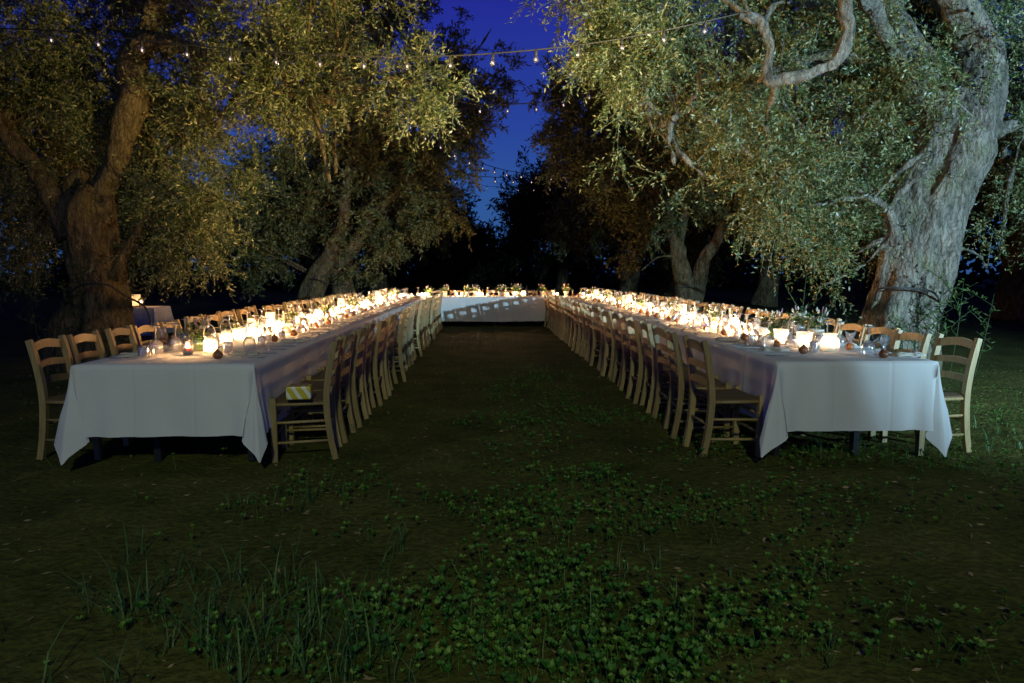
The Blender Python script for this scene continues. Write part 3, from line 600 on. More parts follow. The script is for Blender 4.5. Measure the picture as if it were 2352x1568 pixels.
def cloth_mesh(w, l, drop, seed, step=0.05, corner_keys=None, flip=1):
    """cloth over a w x l table top (u along +Y 0..l, v along X 0..w*flip), hanging by drop all round, pleated at the corners"""
    rn = random.Random(seed); vs, fs = [], []
    # perimeter samples: (anchor point, outward normal, corner parameter)
    nrow = 15
    nu, nv = int(l/step) + 1, int(w/0.05) + 1
    U = [l*i/(nu-1) for i in range(nu)]; Vv = [w*j/(nv-1) for j in range(nv)]
    def wr(u, v): return 0.0022*mnoise.noise(Vector((u*1.2 + seed, v*7, 0))) + 0.0016*mnoise.noise(Vector((u*6, v*2.2, seed)))
    gi = {}
    for i, u in enumerate(U):
        for j, v in enumerate(Vv):
            e = min(u, l-u, v, w-v); gi[i, j] = len(vs)
            vs.append((v, u, wr(u, v)*min(1, e/0.05) - (0.004 if e < 1e-6 else 0)))
    for i in range(nu-1):
        for j in range(nv-1): fs.append((gi[i, j], gi[i, j+1], gi[i+1, j+1], gi[i+1, j]))
    per = []                                                    # ring of (anchor index, anchor xy, direction function, length)
    A = 17
    def side(idx_pts, nrm, s0):
        for k, (gidx, xy, s) in enumerate(idx_pts): per.append((gidx, xy, nrm, None, s0 + s))
    def corner(gidx, xy, n0, n1, key):
        for k in range(1, A): per.append((gidx, xy, n0, (n1, k/A, key), 0))
    side([(gi[0, j], (Vv[j], 0), Vv[j]) for j in range(nv)], (0, -1), 0)
    corner(gi[0, nv-1], (w, 0), (0, -1), (1, 0), 1)
    side([(gi[i, nv-1], (w, U[i]), U[i]) for i in range(nu)], (1, 0), 50)
    corner(gi[nu-1, nv-1], (w, l), (1, 0), (0, 1), 2)
    side([(gi[nu-1, j], (Vv[j], l), w - Vv[j]) for j in range(nv-1, -1, -1)], (0, 1), 100)
    corner(gi[nu-1, 0], (0, l), (0, 1), (-1, 0), 3)
    side([(gi[i, 0], (0, U[i]), l - U[i]) for i in range(nu-1, -1, -1)], (-1, 0), 150)
    corner(gi[0, 0], (0, 0), (-1, 0), (0, -1), 0)
    ring0 = None; cols = []
    for gidx, xy, n0, cor, s in per:
        colm = [gidx]
        for r in range(1, nrow+1):
            q = r/nrow
            if cor is None:
                L = drop*q*(1 + 0.018*mnoise.noise(Vector((s*0.9, 0, seed))))
                dd = (0.006 + 0.042*q**1.3*(0.35 + mnoise.noise(Vector((s*2.3, q*0.5, seed))) + 0.6*mnoise.noise(Vector((s*6.5, q*0.6, seed+3)))))
                nx_ = min(xy[0], w - xy[0]) if n0[0] == 0 else min(xy[1], l - xy[1])
                dd += 0.030*q**1.2*math.exp(-(nx_/0.22)**2)*math.sin(nx_*28)
                x, y = xy[0] + n0[0]*dd, xy[1] + n0[1]*dd
                z = -L - (0.0 if q > .05 else 0)
            else:
                n1, t, key = cor; th = t*math.pi/2
                L = drop*q/max(math.cos(th), math.sin(th))
                # sideways zigzag of the hanging corner flap
                ks = corner_keys[key] if corner_keys else [(0, 0, 0), (.3, .5, .15), (.5, .25, .45), (.75, -.1, .35), (1, 0, 0)]
                for (t0, a0, b0_), (t1, a1, b1_) in zip(ks[:-1], ks[1:]):
                    if t0 <= t <= t1:
                        f = (t-t0)/(t1-t0); f = f*f*(3-2*f); ca, cb = a0 + (a1-a0)*f, b0_ + (b1_-b0_)*f; break
                rr = L*0.42*min(1.0, 0.35 + q)
                x = xy[0] + (n0[0]*ca + n1[0]*cb)*rr + (n0[0]*(1-t) + n1[0]*t)*(0.006 + .012*q); y = xy[1] + (n0[1]*ca + n1[1]*cb)*rr + (n0[1]*(1-t) + n1[1]*t)*(0.006 + .012*q)
                hor = rr*math.hypot(ca, cb)
                z = -math.sqrt(max(L*L - hor*hor*0.55, 0.0))
            z = max(z, -(TOP - 0.012))
            colm.append(len(vs)); vs.append((x, y, z))
        cols.append(colm)
    n = len(cols)
    for i in range(n):
        a, b = cols[i], cols[(i+1) % n]
        for r in range(nrow):
            f = (a[r], b[r], b[r+1], a[r+1]); f = tuple(dict.fromkeys(f))
            if len(f) > 2: fs.append(f[::-1] if True else f)
    if flip < 0:
        vs = [(-x, y, z) for x, y, z in vs]; fs = [f[::-1] for f in fs]
    mb = MB(); mb.add(vs, fs); return mb.mesh('tablecloth', M['cloth'])
# near corners: 0 = near aisle corner, 1 = near outer corner (table space: v = 0 aisle side)
#   corner 1 runs from front (n0 = front) to outer side (n1); corner 0 runs from aisle side (n0) to front (n1)
keysL = {1: [(0, .0, 0), (.22, .10, -.52), (.5, .40, .10), (.74, .12, .52), (1, 0, 0)], 0: [(0, 0, 0), (.28, .32, .10), (.52, .15, .36), (.76, -.38, .18), (1, 0, 0)],
         2: [(0, 0, 0), (.5, .4, .4), (1, 0, 0)], 3: [(0, 0, 0), (.5, .4, .4), (1, 0, 0)]}
keysR = {1: [(0, .0, 0), (.25, .12, -.42), (.5, .40, .02), (.76, .12, .46), (1, 0, 0)], 0: [(0, 0, 0), (.30, .50, .12), (.5, .46, .30), (.76, -.30, .22), (1, 0, 0)],
         2: keysL[2], 3: keysL[3]}
def long_table(F, keys, flip, label, clabel, seed, legs):
    root = link('long_table', None, loc=F.o, rz=F.ang)
    s = flip
    tp = MB().box((s*F.w/2, F.l/2, TOP - 0.03), (F.w - .02, F.l - .02, 0.035)).mesh('tabletop', M['board_wood'], False); link('tabletop', tp, root)
    lm = bevelled(MB().box((0, 0, 0.353), (0.05, 0.05, 0.70)).mesh('leg', M['black'], False))
    for u in legs:
        for v in (0.13, F.w - 0.42 if F.w > 1.1 else F.w - .15):
            link('leg', lm, root, (s*v, u, 0))
    tag(root, label, 'table')
    c = link('tablecloth', cloth_mesh(F.w, F.l, 0.495, seed, corner_keys=keys, flip=flip), loc=(F.o.x, F.o.y, TOP), rz=F.ang)
    tag(c, clabel, 'tablecloth', 'white tablecloths')
legs_u = [0.28, 1.6, 3.0, 4.4, 5.8, 7.2, 8.6, 10.0, 11.4, 12.7]
long_table(FL, keysL, -1, 'long banquet table on black legs left of the aisle', 'white cloth over the long left table, its front lit evenly grey', 3, legs_u)
long_table(FR, keysR, 1, 'long banquet table on black legs right of the aisle', 'white cloth over the long right table, its front lit bluish', 5, legs_u)
root = link('head_table', None, loc=FH.o, rz=0)
link('tabletop', MB().box((-FH.l/2, .5, TOP - .03), (FH.l - .04, .96, .035)).mesh('tabletop', M['board_wood'], False), root)
lm = bevelled(MB().box((0, 0, 0.353), (0.05, 0.05, 0.70)).mesh('leg', M['black'], False))
for x in (-.3, -FH.l/2, -FH.l + .3):
    for y in (.3, .8): link('leg', lm, root, (x, y, 0))
tag(root, 'head table across the far end of the aisle', 'table')
c = link('tablecloth', cloth_mesh(FH.l - .04, 0.98, 0.63, 9, flip=-1), loc=(FH.o.x - .02, FH.o.y, TOP)); tag(c, 'white cloth of the head table closing the far end', 'tablecloth', 'white tablecloths')

# ------------------------------------------------------------------ chairs
def rear_post(sx_):
    pts = [(sx_*.178, -.245, 0.0), (sx_*.182, -.215, .15), (sx_*.186, -.195, .32), (sx_*.188, -.19, .46), (sx_*.19, -.205, .62), (sx_*.192, -.235, .78), (sx_*.193, -.262, .885)]
    p, r = smooth_path(pts, [.030, .031, .032, .032, .031, .030, .026], 3)
    return MB().tube(p, r, 4, sq=(.92, 1.0)).mesh('rear_post', M['wood'], False)
def slat(z, h, arch):
    n = 8; vs, fs = [], []
    for i in range(n+1):
        t = i/n; x = -.178 + .356*t; b = math.sin(math.pi*t); y = -.19 - max(0, (z - .46))*.165 - .022*b
        y -= .0
        for (yy, zz) in ((-.008, z - h/2 + arch*b*.9), (.008, z - h/2 + arch*b*.9), (.008, z + h/2 + arch*b), (-.008, z + h/2 + arch*b)): vs.append((x, y + yy, zz))
    for i in range(n):
        for k in range(4): fs.append((i*4 + k, i*4 + (k+1) % 4, (i+1)*4 + (k+1) % 4, (i+1)*4 + k))
    fs += [(3, 2, 1, 0), tuple(n*4 + k for k in range(4))]
    mb = MB(); mb.add(vs, fs); return mb.mesh('back_slat', M['wood'], False)
def front_leg(sx_): return MB().tube([(sx_*.205, .185, 0), (sx_*.207, .186, .2), (sx_*.207, .186, .475)], [.029, .032, .029], 4, sq=(1, 1)).mesh('front_leg', M['wood'], False)
def rush_seat():
    n = 10; vs, fs = [], []
    for i in range(n+1):
        for j in range(n+1):
            a, b = i/n*2 - 1, j/n*2 - 1
            wv = .19 + .015*(b+1)/2
            d = max(abs(a), abs(b))
            z = .462 - .014*(1 - d) + (0.006 if abs(abs(a) - abs(b)) < .12 else 0) - (.012 if d > .99 else 0)
            vs.append((a*wv, b*.185, z))
    for i in range(n):
        for j in range(n): fs.append((i*(n+1)+j, (i+1)*(n+1)+j, (i+1)*(n+1)+j+1, i*(n+1)+j+1))
    m2 = MB(); m2.add(vs, fs)
    k = len(m2.v); m2.add([(-.19, -.185, .43), (.19, -.185, .43), (.205, .185, .43), (-.205, .185, .43)], [(0, 3, 2, 1)])
    edge = [(-.19, -.185), (.19, -.185), (.205, .185), (-.205, .185)]
    for q in range(4):
        (x0, y0), (x1, y1) = edge[q], edge[(q+1) % 4]
        m2.add([(x0, y0, .43), (x1, y1, .43), (x1*1.01, y1*1.01, .449), (x0*1.01, y0*1.01, .449)], [(0, 1, 2, 3)])
    return m2.mesh('seat', M['rush'])
def rod(a, b, r=.0115): return MB().tube([a, (Vector(a) + Vector(b))/2, b], [r*.85, r, r*.85], 6).mesh('stretcher', M['wood'])
cp_parts = [('rear_post', rear_post(-1)), ('rear_post', rear_post(1)), ('front_leg', front_leg(-1)), ('front_leg', front_leg(1)), ('seat', rush_seat()),
            ('back_slat', slat(.82, .062, .026)), ('back_slat', slat(.69, .05, .014)), ('back_slat', slat(.565, .05, .012))]
for s in (-1, 1):
    cp_parts.append(('seat_rail', rod((s*.188, -.19, .425), (s*.206, .186, .425), .014)))
    for z in (.29, .14): cp_parts.append(('stretcher', rod((s*.186, -.2, z + .005), (s*.206, .186, z))))
for z in (.33, .19): cp_parts.append(('stretcher', rod((-.206, .186, z), (.206, .186, z))))
cp_parts.append(('stretcher', rod((-.184, -.2, .25), (.184, -.2, .25))))
cp_parts.append(('seat_rail', rod((-.206, .186, .425), (.206, .186, .425), .014)))
chair = Proto('chair', 'chair', cp_parts)
whole = MB()
for p in cp_parts:
    if p[0] != 'seat': whole.add([v.co for v in p[1].vertices], [tuple(f.vertices) for f in p[1].polygons])
seat_me = cp_parts[4][1]
far_chair = Proto('chair', 'chair', [('frame', whole.mesh('chair_frame', M['wood'], False)), ('seat', seat_me)])
N_CH, PITCH_U, U0 = 24, 0.515, 0.46
def chairs(F, side_name, outer):
    for i in range(N_CH):
        u = U0 + (0.03 if outer else 0) + PITCH_U*i + rnd.uniform(-.02, .02)
        v = F.w + .20 + abs(rnd.gauss(0, .035)) if outer else -.20 - abs(rnd.gauss(0, .03))
        p = F.pos(u, v)
        face = -F.b if outer else F.b
        rz = math.atan2(face.y, face.x) - math.pi/2 + rnd.gauss(0, .06)
        lab = f"rush-seat wooden chair, {ORD[i]} from the camera, {'outer' if outer else 'aisle'} side of {F.name} table"
        (chair if p.y < 10.5 else far_chair).place((p.x, p.y, gheight(p.x, p.y) + .001), rz, lab, 'rush-seat chairs along the tables')
for F in (FL, FR):
    chairs(F, F.name, False); chairs(F, F.name, True)
for i in range(7):
    p = FH.pos(.3 + i*.49, 1.12); lab = f"rush-seat wooden chair behind the head table, {ORD[6-i]} from its left end"
    far_chair.place((p.x, p.y, gheight(p.x, p.y)), math.pi + rnd.uniform(-.05, .05), lab, 'rush-seat chairs along the tables')

# ------------------------------------------------------------------ tableware
def jit(a, b): return rnd.uniform(a, b)
# upside-down wine glass: bowl rim on the cloth, foot in the air
bowl = MB().lathe([(.043, 0), (.049, .03), (.050, .058), (.043, .088), (.022, .108), (.006, .115)], 14).mesh('bowl', M['glass'])
stem = MB().lathe([(.006, .115), (.0045, .135), (.0045, .190), (.008, .207)], 8).mesh('stem', M['thick_glass'])
foot = MB().lathe([(.008, .207), (.025, .212), (.042, .217), (.0425, .2195), (.0, .220)], 14).mesh('foot', M['thick_glass'])
wine = Proto('wine_glass', 'wine glass', [('bowl', bowl), ('stem', stem), ('foot', foot)])
tumbler = Proto('tumbler', 'tumbler', [(None, MB().lathe([(.040, 0), (.039, .03), (.036, .075), (.0335, .086), (.0, .088), (.030, .082), (.034, .07), (.0375, .0)], 14).mesh('tumbler', M['glass']))])
# folded napkin, long and soft, ribbon round it
def napkin_mesh():
    mb = MB()
    for k, (w, l, z, h, r) in enumerate(((.085, .215, .006, .010, 0), (.072, .205, .0165, .009, .03), (.052, .19, .025, .007, -.04))):
        n = 9; vs, fs = [], []
        for i in range(n+1):
            t = i/n*2 - 1; ww = w*(1 + .10*math.sin(t*4 + k)); dz = .003*math.sin(t*5 + k*2)
            for x, zz in ((-.5, 0), (.5, 0), (.5, .7), (.3, 1), (-.3, 1), (-.5, .7)): vs.append((x*ww + r*t*.3, t*l/2, z - h/2 + zz*h + dz))
        for i in range(n):
            for q in range(6): fs.append((i*6 + q, i*6 + (q+1) % 6, (i+1)*6 + (q+1) % 6, (i+1)*6 + q))
        fs += [tuple(range(5, -1, -1)), tuple(n*6 + q for q in range(6))]
        mb.add(vs, fs)
    return mb.mesh('folded_cloth', M['linen'])
rib = MB().tube([(-.05, 0, .004), (-.045, 0, .026), (0, 0, .034), (.045, 0, .026), (.05, 0, .004)], .004, 5).mesh('ribbon', M['ribbon'])
napkin = Proto('napkin', 'napkin', [('folded_cloth', napkin_mesh()), ('ribbon', rib, Matrix.Translation((0, -.03, 0)))])
# favour: brown glossy bulb in a twist of clear film that fans out above it
bulb = MB().lathe([(.0, .0), (.022, .003), (.035, .018), (.0365, .032), (.028, .05), (.012, .062), (.006, .075)], 12).mesh('bulb', M['onion'])
def film():
    vs, fs = [], []; n = 12
    for i in range(n):
        a = 2*math.pi*i/n
        for z, r in ((.060, .010), (.085, .016), (.120, .030 + .012*math.sin(3*a)), (.150 + .012*math.cos(2*a), .042 + .012*math.sin(4*a))):
            vs.append((r*math.cos(a), r*.55*math.sin(a), z))
    for i in range(n):
        for q in range(3): fs.append((i*4 + q, ((i+1) % n)*4 + q, ((i+1) % n)*4 + q + 1, i*4 + q + 1))
    mb = MB(); mb.add(vs, fs); return mb.mesh('film_wrap', M['cellophane'], False)
tie = MB().tube([(.013*math.cos(a), .010*math.sin(a), .066) for a in np.linspace(0, 6.28, 9)], .003, 5).mesh('ribbon', M['ribbon'])
favour = Proto('favour', 'wrapped favour', [('bulb', bulb), ('film_wrap', film()), ('ribbon', tie)])
low_favour = Proto('favour', 'wrapped favour', [('bulb', bulb), ('stalk', MB().tube([(0, 0, .07), (.012, .004, .085), (.03, .006, .09)], [.005, .004, .002], 5).mesh('stalk', M['onion']))])
knife = MB().box((0, .05, .003), (.017, .11, .003)).box((0, -.055, .004), (.014, .1, .006)).mesh('knife', M['steel'], False)
knife_p = Proto('knife', 'knife', [(None, knife)])
fk = MB().box((0, -.045, .004), (.012, .11, .005)).box((0, .02, .004), (.02, .03, .003))
for x in (-.008, -.0027, .0027, .008): fk.box((x, .055, .005), (.003, .045, .002))
fork_p = Proto('fork', 'fork', [(None, fk.mesh('fork', M['steel'], False))])
# candles
def flame_mesh(h=.032, r=.0085, m='flame'): return MB().lathe([(.0, 0), (r*.8, h*.15), (r, h*.33), (r*.6, h*.65), (.0, h)], 7).mesh('flame', M[m])
fl = flame_mesh(); fl_big = flame_mesh(.038, .010, 'flame_low'); fl_low = flame_mesh(.034, .009, 'flame_low')
wick = MB().tube([(0, 0, 0), (0, 0, .01)], .0012, 4).mesh('wick', M['black'])
wax_s = MB().lathe([(.0, .004), (.023, .004), (.024, .026), (.020, .028), (.0, .025)], 12).mesh('wax', M['wax'])
cup_c = MB().lathe([(.0, .0), (.034, .0), (.038, .02), (.041, .125), (.038, .125), (.034, .02)], 14).mesh('glass_cup', M['cup_glass'])
cup_f = MB().lathe([(.0, .0), (.026, .0), (.029, .010), (.030, .04), (.029, .058)], 14).mesh('glass_cup', M['thin_frost'])
T = Matrix.Translation
votive = Proto('candle', 'candle', [('glass_cup', cup_f), ('wax', wax_s), ('flame', fl, T((0, 0, .034)), [('wick', wick, T((0, 0, -.006)))])])
wax_t = MB().lathe([(.0, .004), (.029, .004), (.0295, .055), (.023, .057), (.0, .052)], 12).mesh('wax', M['wax'])
glass_candle = Proto('candle', 'candle', [('glass_cup', cup_c), ('wax', wax_t), ('flame', fl, T((0, 0, .060)), [('wick', wick, T((0, 0, -.006)))])])
# lanterns: lace jar with wire handle, tall frosted lantern, squat jar with a lid
hnd = MB().tube([(.045*math.cos(a), 0, .135 + .085*math.sin(a)) for a in np.linspace(0, math.pi, 13)] , .0035, 6).mesh('wire_handle', M['wire'])
jar_b = MB().lathe([(.0, 0), (.046, .0), (.052, .012), (.052, .085), (.040, .108), (.040, .128), (.043, .130)], 16)
jar = Proto('lantern_jar', 'lantern jar', [('lace_body', jar_b.mesh('lace_body', M['lace'])), ('wire_handle', hnd), ('wax', wax_s), ('flame', fl_low, T((0, 0, .036)))])
tall_b = MB().lathe([(.0, 0), (.055, .0), (.058, .01), (.058, .185), (.050, .20), (.052, .208)], 16)
lid_t = MB().lathe([(.052, .208), (.058, .214), (.058, .224), (.046, .228), (.0, .229)], 16).mesh('rim', M['ceramic'])
tall = Proto('tall_lantern', 'lantern', [('frosted_body', tall_b.mesh('frosted_body', M['frosted'])), ('rim', MB().lathe([(.050, .205), (.057, .209), (.057, .219), (.049, .221)], 16).mesh('rim', M['wire'])), ('wax', wax_t), ('flame', fl_big, T((0, 0, .06)))])
vase_b = MB().lathe([(.0, 0), (.032, .0), (.036, .008), (.048, .05), (.060, .115), (.062, .120), (.058, .118)], 16)
tulip = Proto('tulip_lantern', 'lantern', [('frosted_body', vase_b.mesh('frosted_body', M['frosted'])), ('wax', wax_s), ('flame', fl_big, T((0, 0, .036)))])
urn_b = MB().lathe([(.0, 0), (.050, .0), (.062, .015), (.066, .06), (.056, .095), (.040, .108), (.046, .125), (.047, .132)], 16)
urn = Proto('lantern_jar', 'lantern jar', [('frosted_body', urn_b.mesh('frosted_body', M['frosted'])), ('handle', MB().tube([(.046 + .012*math.sin(a), 0, .118 + .016*math.cos(a)) for a in np.linspace(-.4, 3.5, 8)], .003, 5).mesh('handle', M['wire'])), ('wax', wax_t), ('flame', fl_big, T((0, 0, .06)))])
# flower pots
def posy(seed, n_leaf=130, spread=.10):
    g = np.random.default_rng(seed)
    b = np.stack([g.normal(0, .022, n_leaf), g.normal(0, .022, n_leaf), g.uniform(.0, .04, n_leaf)], 1)
    d = unit(np.stack([g.normal(0, .75, n_leaf), g.normal(0, .75, n_leaf), g.uniform(.35, 1.2, n_leaf)], 1))
    st = b + d*(spread*g.uniform(.2, 1.0, n_leaf))[:, None]
    V = leaf_quads(st, d + .5*g.normal(size=(n_leaf, 3)), g.uniform(.025, .05, n_leaf), g.uniform(.010, .02, n_leaf), g)
    s = np.cross(d, [0, 0, 1.0])*.0012
    V2 = np.stack([b - s, b + s, st + s, st - s], 1)
    return quads_mesh('foliage', np.concatenate([V, V2]), M['herb'], np.concatenate([g.random(n_leaf), np.full(n_leaf, .2)]))
def blossom_mesh():
    mb = MB()
    for k in range(7):
        a = k*2*math.pi/7; ca, sa = math.cos(a), math.sin(a)
        mb.add([(0, 0, 0), (.017*math.cos(a - .4), .017*math.sin(a - .4), .012), (.024*ca, .024*sa, .017), (.017*math.cos(a + .4), .017*math.sin(a + .4), .012)], [(0, 1, 2, 3)])
    mb.lathe([(.0, -.002), (.009, .002), (.009, .010), (.0, .014)], 7)
    return mb.mesh('blossom', M['petal'], True)
blossom = blossom_mesh()
bud = MB().lathe([(.0, 0), (.006, .008), (.008, .02), (.005, .034), (.0, .040)], 7).mesh('bud', M['petal'])
spike = MB().tube([(0, 0, 0), (.004, 0, .06)], .0012, 4, cap=False).lathe([(.0, .05), (.006, .056), (.007, .075), (.004, .095), (.0, .105)], 6).mesh('lavender_spike', M['lavender'])
def pot_kind(name, body_parts, z, seed, spread=.10):
    g = random.Random(seed); parts = list(body_parts) + [('foliage', posy(seed, spread=spread), T((0, 0, z)))]
    for _ in range(7):
        a = g.uniform(0, 6.28); r = g.uniform(.02, .085); h = z + g.uniform(.05, .11)
        parts.append(('blossom', blossom, T((r*math.cos(a), r*math.sin(a), h)) @ Matrix.Rotation(g.uniform(.2, 1.0), 4, (math.sin(-a), math.cos(a), 0)) @ Matrix.Scale(g.uniform(.8, 1.35), 4)))
    for _ in range(4):
        a = g.uniform(0, 6.28); r = g.uniform(.02, .07)
        parts.append(('bud', bud, T((r*math.cos(a), r*math.sin(a), z + g.uniform(.10, .15))) @ Matrix.Rotation(g.uniform(0, .5), 4, (math.sin(-a), math.cos(a), 0))))
    for _ in range(2):
        a = g.uniform(0, 6.28); r = g.uniform(.01, .05)
        parts.append(('lavender_spike', spike, T((r*math.cos(a), r*math.sin(a), z + g.uniform(.06, .09))) @ Matrix.Rotation(g.uniform(0, .35), 4, (math.sin(-a), math.cos(a), 0))))
    return Proto(name, 'flower pot', parts)
pot_lathe = [(.0, 0), (.040, 0), (.054, .09), (.058, .092), (.058, .108), (.052, .108), (.050, .095), (.0, .095)]
pots = [pot_kind('flower_pot', [('pot', MB().lathe([(.0, 0), (.040, 0), (.049, .11), (.047, .11), (.039, .004)], 16).mesh('pot', M['green_glass'])), ], .07, 1, .12),
        pot_kind('flower_pot', [('pot', MB().lathe(pot_lathe, 16).mesh('pot', M['ceramic']))], .10, 2),
        pot_kind('flower_pot', [('pot', MB().lathe(pot_lathe, 16).mesh('pot', M['zinc']))], .10, 3, .11),
        pot_kind('flower_pot', [('pot', MB().lathe(pot_lathe, 16).mesh('pot', M['terracotta']))], .10, 4, .11)]
POTN = ['green glass', 'cream', 'grey zinc', 'terracotta']
Z = TOP + 0.0015
G_W, G_T, G_N, G_F, G_C, G_L, G_P = ('upturned wine glasses on the tables', 'upturned tumblers on the tables', 'folded napkins on the tables', 'brown wrapped favours at the settings', 'small candles along the tables', 'glowing lanterns along the tables', 'flower pots along the tables')
used = []
def onT(cx, cy, crop, sc): return on_z((crop[0] + cx/sc)/1.591, (crop[1] + cy/sc)/1.591, Z)
A1, B1, B2 = ((350, 1080), 3.92), ((2600, 1100), 4.704), ((2950, 1130), 4.704)
def special(proto, cx, cy, crop, label, group, rz=0, scale=1.0):
    p = onT(cx, cy, *crop); proto.place((p.x, p.y, Z), rz, label, group, scale); used.append((p.x, p.y)); return p
# near end of the left table
special(tumbler, 690, 890, A1, 'upturned tumbler at the near outer corner of the left table', G_T)
special(wine, 870, 835, A1, 'upturned wine glass among tumblers at the left table near outer end', G_W)
special(tumbler, 1150, 770, A1, 'upturned tumbler just behind the first glass candle of the left table', G_T)
special(glass_candle, 1325, 845, A1, 'candle in a clear glass, first from the near end of the left table', G_C)
special(pots[0], 1485, 790, A1, 'green glass flower pot beside the first clear glass candle of the left table', G_P, 1.0, 1.05)
special(jar, 1645, 815, A1, 'white lace jar with wire handle, nearest on the left table', G_L, .3)
special(jar, 1870, 705, A1, 'white lace jar with wire handle, behind the nearest one, left table', G_L, .1)
special(tulip, 2050, 650, A1, 'glowing white tulip-shaped lantern near the near end of the left table', G_L)
special(tall, 2240, 575, A1, 'lace-like tall lantern behind the tulip lantern of the left table', G_L, 0, .78)
special(wine, 1290, 690, A1, 'upturned wine glass behind the first candle of the left table', G_W)
special(wine, 1640, 640, A1, 'upturned wine glass behind the wire-handled jars of the left table', G_W)
special(tumbler, 1900, 820, A1, 'upturned tumbler beside the nearest dark favour of the left table', G_T)
special(low_favour, 1750, 905, A1, 'brown favour nearest the camera on the left table', G_F, .5)
special(napkin, 570, 870, A1, 'rolled napkin beside the corner tumbler of the left table', G_N, FL.ang + math.pi/2 + .15)
special(napkin, 2130, 850, A1, 'folded napkin beside the nearest brown favour of the left table', G_N, FL.ang + math.pi/2)
special(favour, 950, 700, A1, 'film-wrapped favour behind the near wine glass of the left table', G_F, .4)
# near end of the right table
special(wine, 1040, 785, B2, 'upturned wine glass standing alone near the end of the right table', G_W)
special(wine, 545, 660, B2, 'upturned wine glass behind the big white jar of the right table', G_W)
special(favour, 1310, 835, B2, 'film-wrapped brown favour nearest the outer corner of the right table', G_F, .2)
special(favour, 730, 705, B2, 'film-wrapped brown favour left of the lone wine glass, right table', G_F, -.3)
special(napkin, 1740, 800, B2, 'folded napkin at the near outer corner of the right table', G_N, FR.ang + math.pi/2 - .05)
special(urn, 2030, 870, B1, 'big glowing white jar with side handle nearest on the right table', G_L, 2.6, 1.1)
special(tulip, 1590, 800, B1, 'glowing tulip-shaped lantern beside the big white jar, right table', G_L, 0, 1.1)
special(tulip, 1190, 740, B1, 'glowing tulip-shaped lantern beside the green pot, right table', G_L, 0, 1.1)
special(pots[1], 1790, 720, B1, 'cream flower pot with white blossoms behind the big white jar, right table', G_P, 0, 1.15)
special(pots[0], 1060, 650, B1, 'green glass flower pot between near lanterns of the right table', G_P, 2, 1.15)
special(pots[2], 1480, 640, B1, 'dark flower pot with lavender behind the near tulip lantern, right table', G_P, .5, 1.1)
special(tumbler, 870, 760, B1, 'upturned tumbler at the near aisle side of the right table', G_T)
special(wine, 1370, 790, B1, 'upturned wine glass between the two tulip lanterns, right table', G_W)
special(wine, 1860, 730, B1, 'upturned wine glass right behind the near tulip lantern, right table', G_W)
special(low_favour, 1580, 905, B1, 'round brown favour nearest the aisle corner of the right table', G_F, 2.8)
special(low_favour, 1110, 795, B1, 'brown favour on a small stalk by the near tulip lanterns, right table', G_F, 2.5)
special(tumbler, 1760, 880, B1, 'upturned tumbler beside the big white jar, right table', G_T)
special(napkin, 1080, 850, B1, 'folded napkin nearest the camera on the aisle side, right table', G_N, FR.ang + math.pi/2 + .1)
special(napkin, 620, 720, B1, 'folded napkin under the first brown favours, aisle side of right table', G_N, FR.ang + math.pi/2)
def free(x, y, d=.085): return all((x - a)**2 + (y - b)**2 > d*d for a, b in used)
def put(proto, F, u, v, label, group, rz=0.0, scale=1.0, d=.085, tries=6):
    for k in range(tries):
        p = F.pos(u, v)
        if free(p.x, p.y, d):
            used.append((p.x, p.y)); return proto.place((p.x, p.y, Z), rz, label, group, scale)
        u += jit(-.06, .06); v += jit(-.05, .05); v = min(max(v, .08), F.w - .08)
    return None
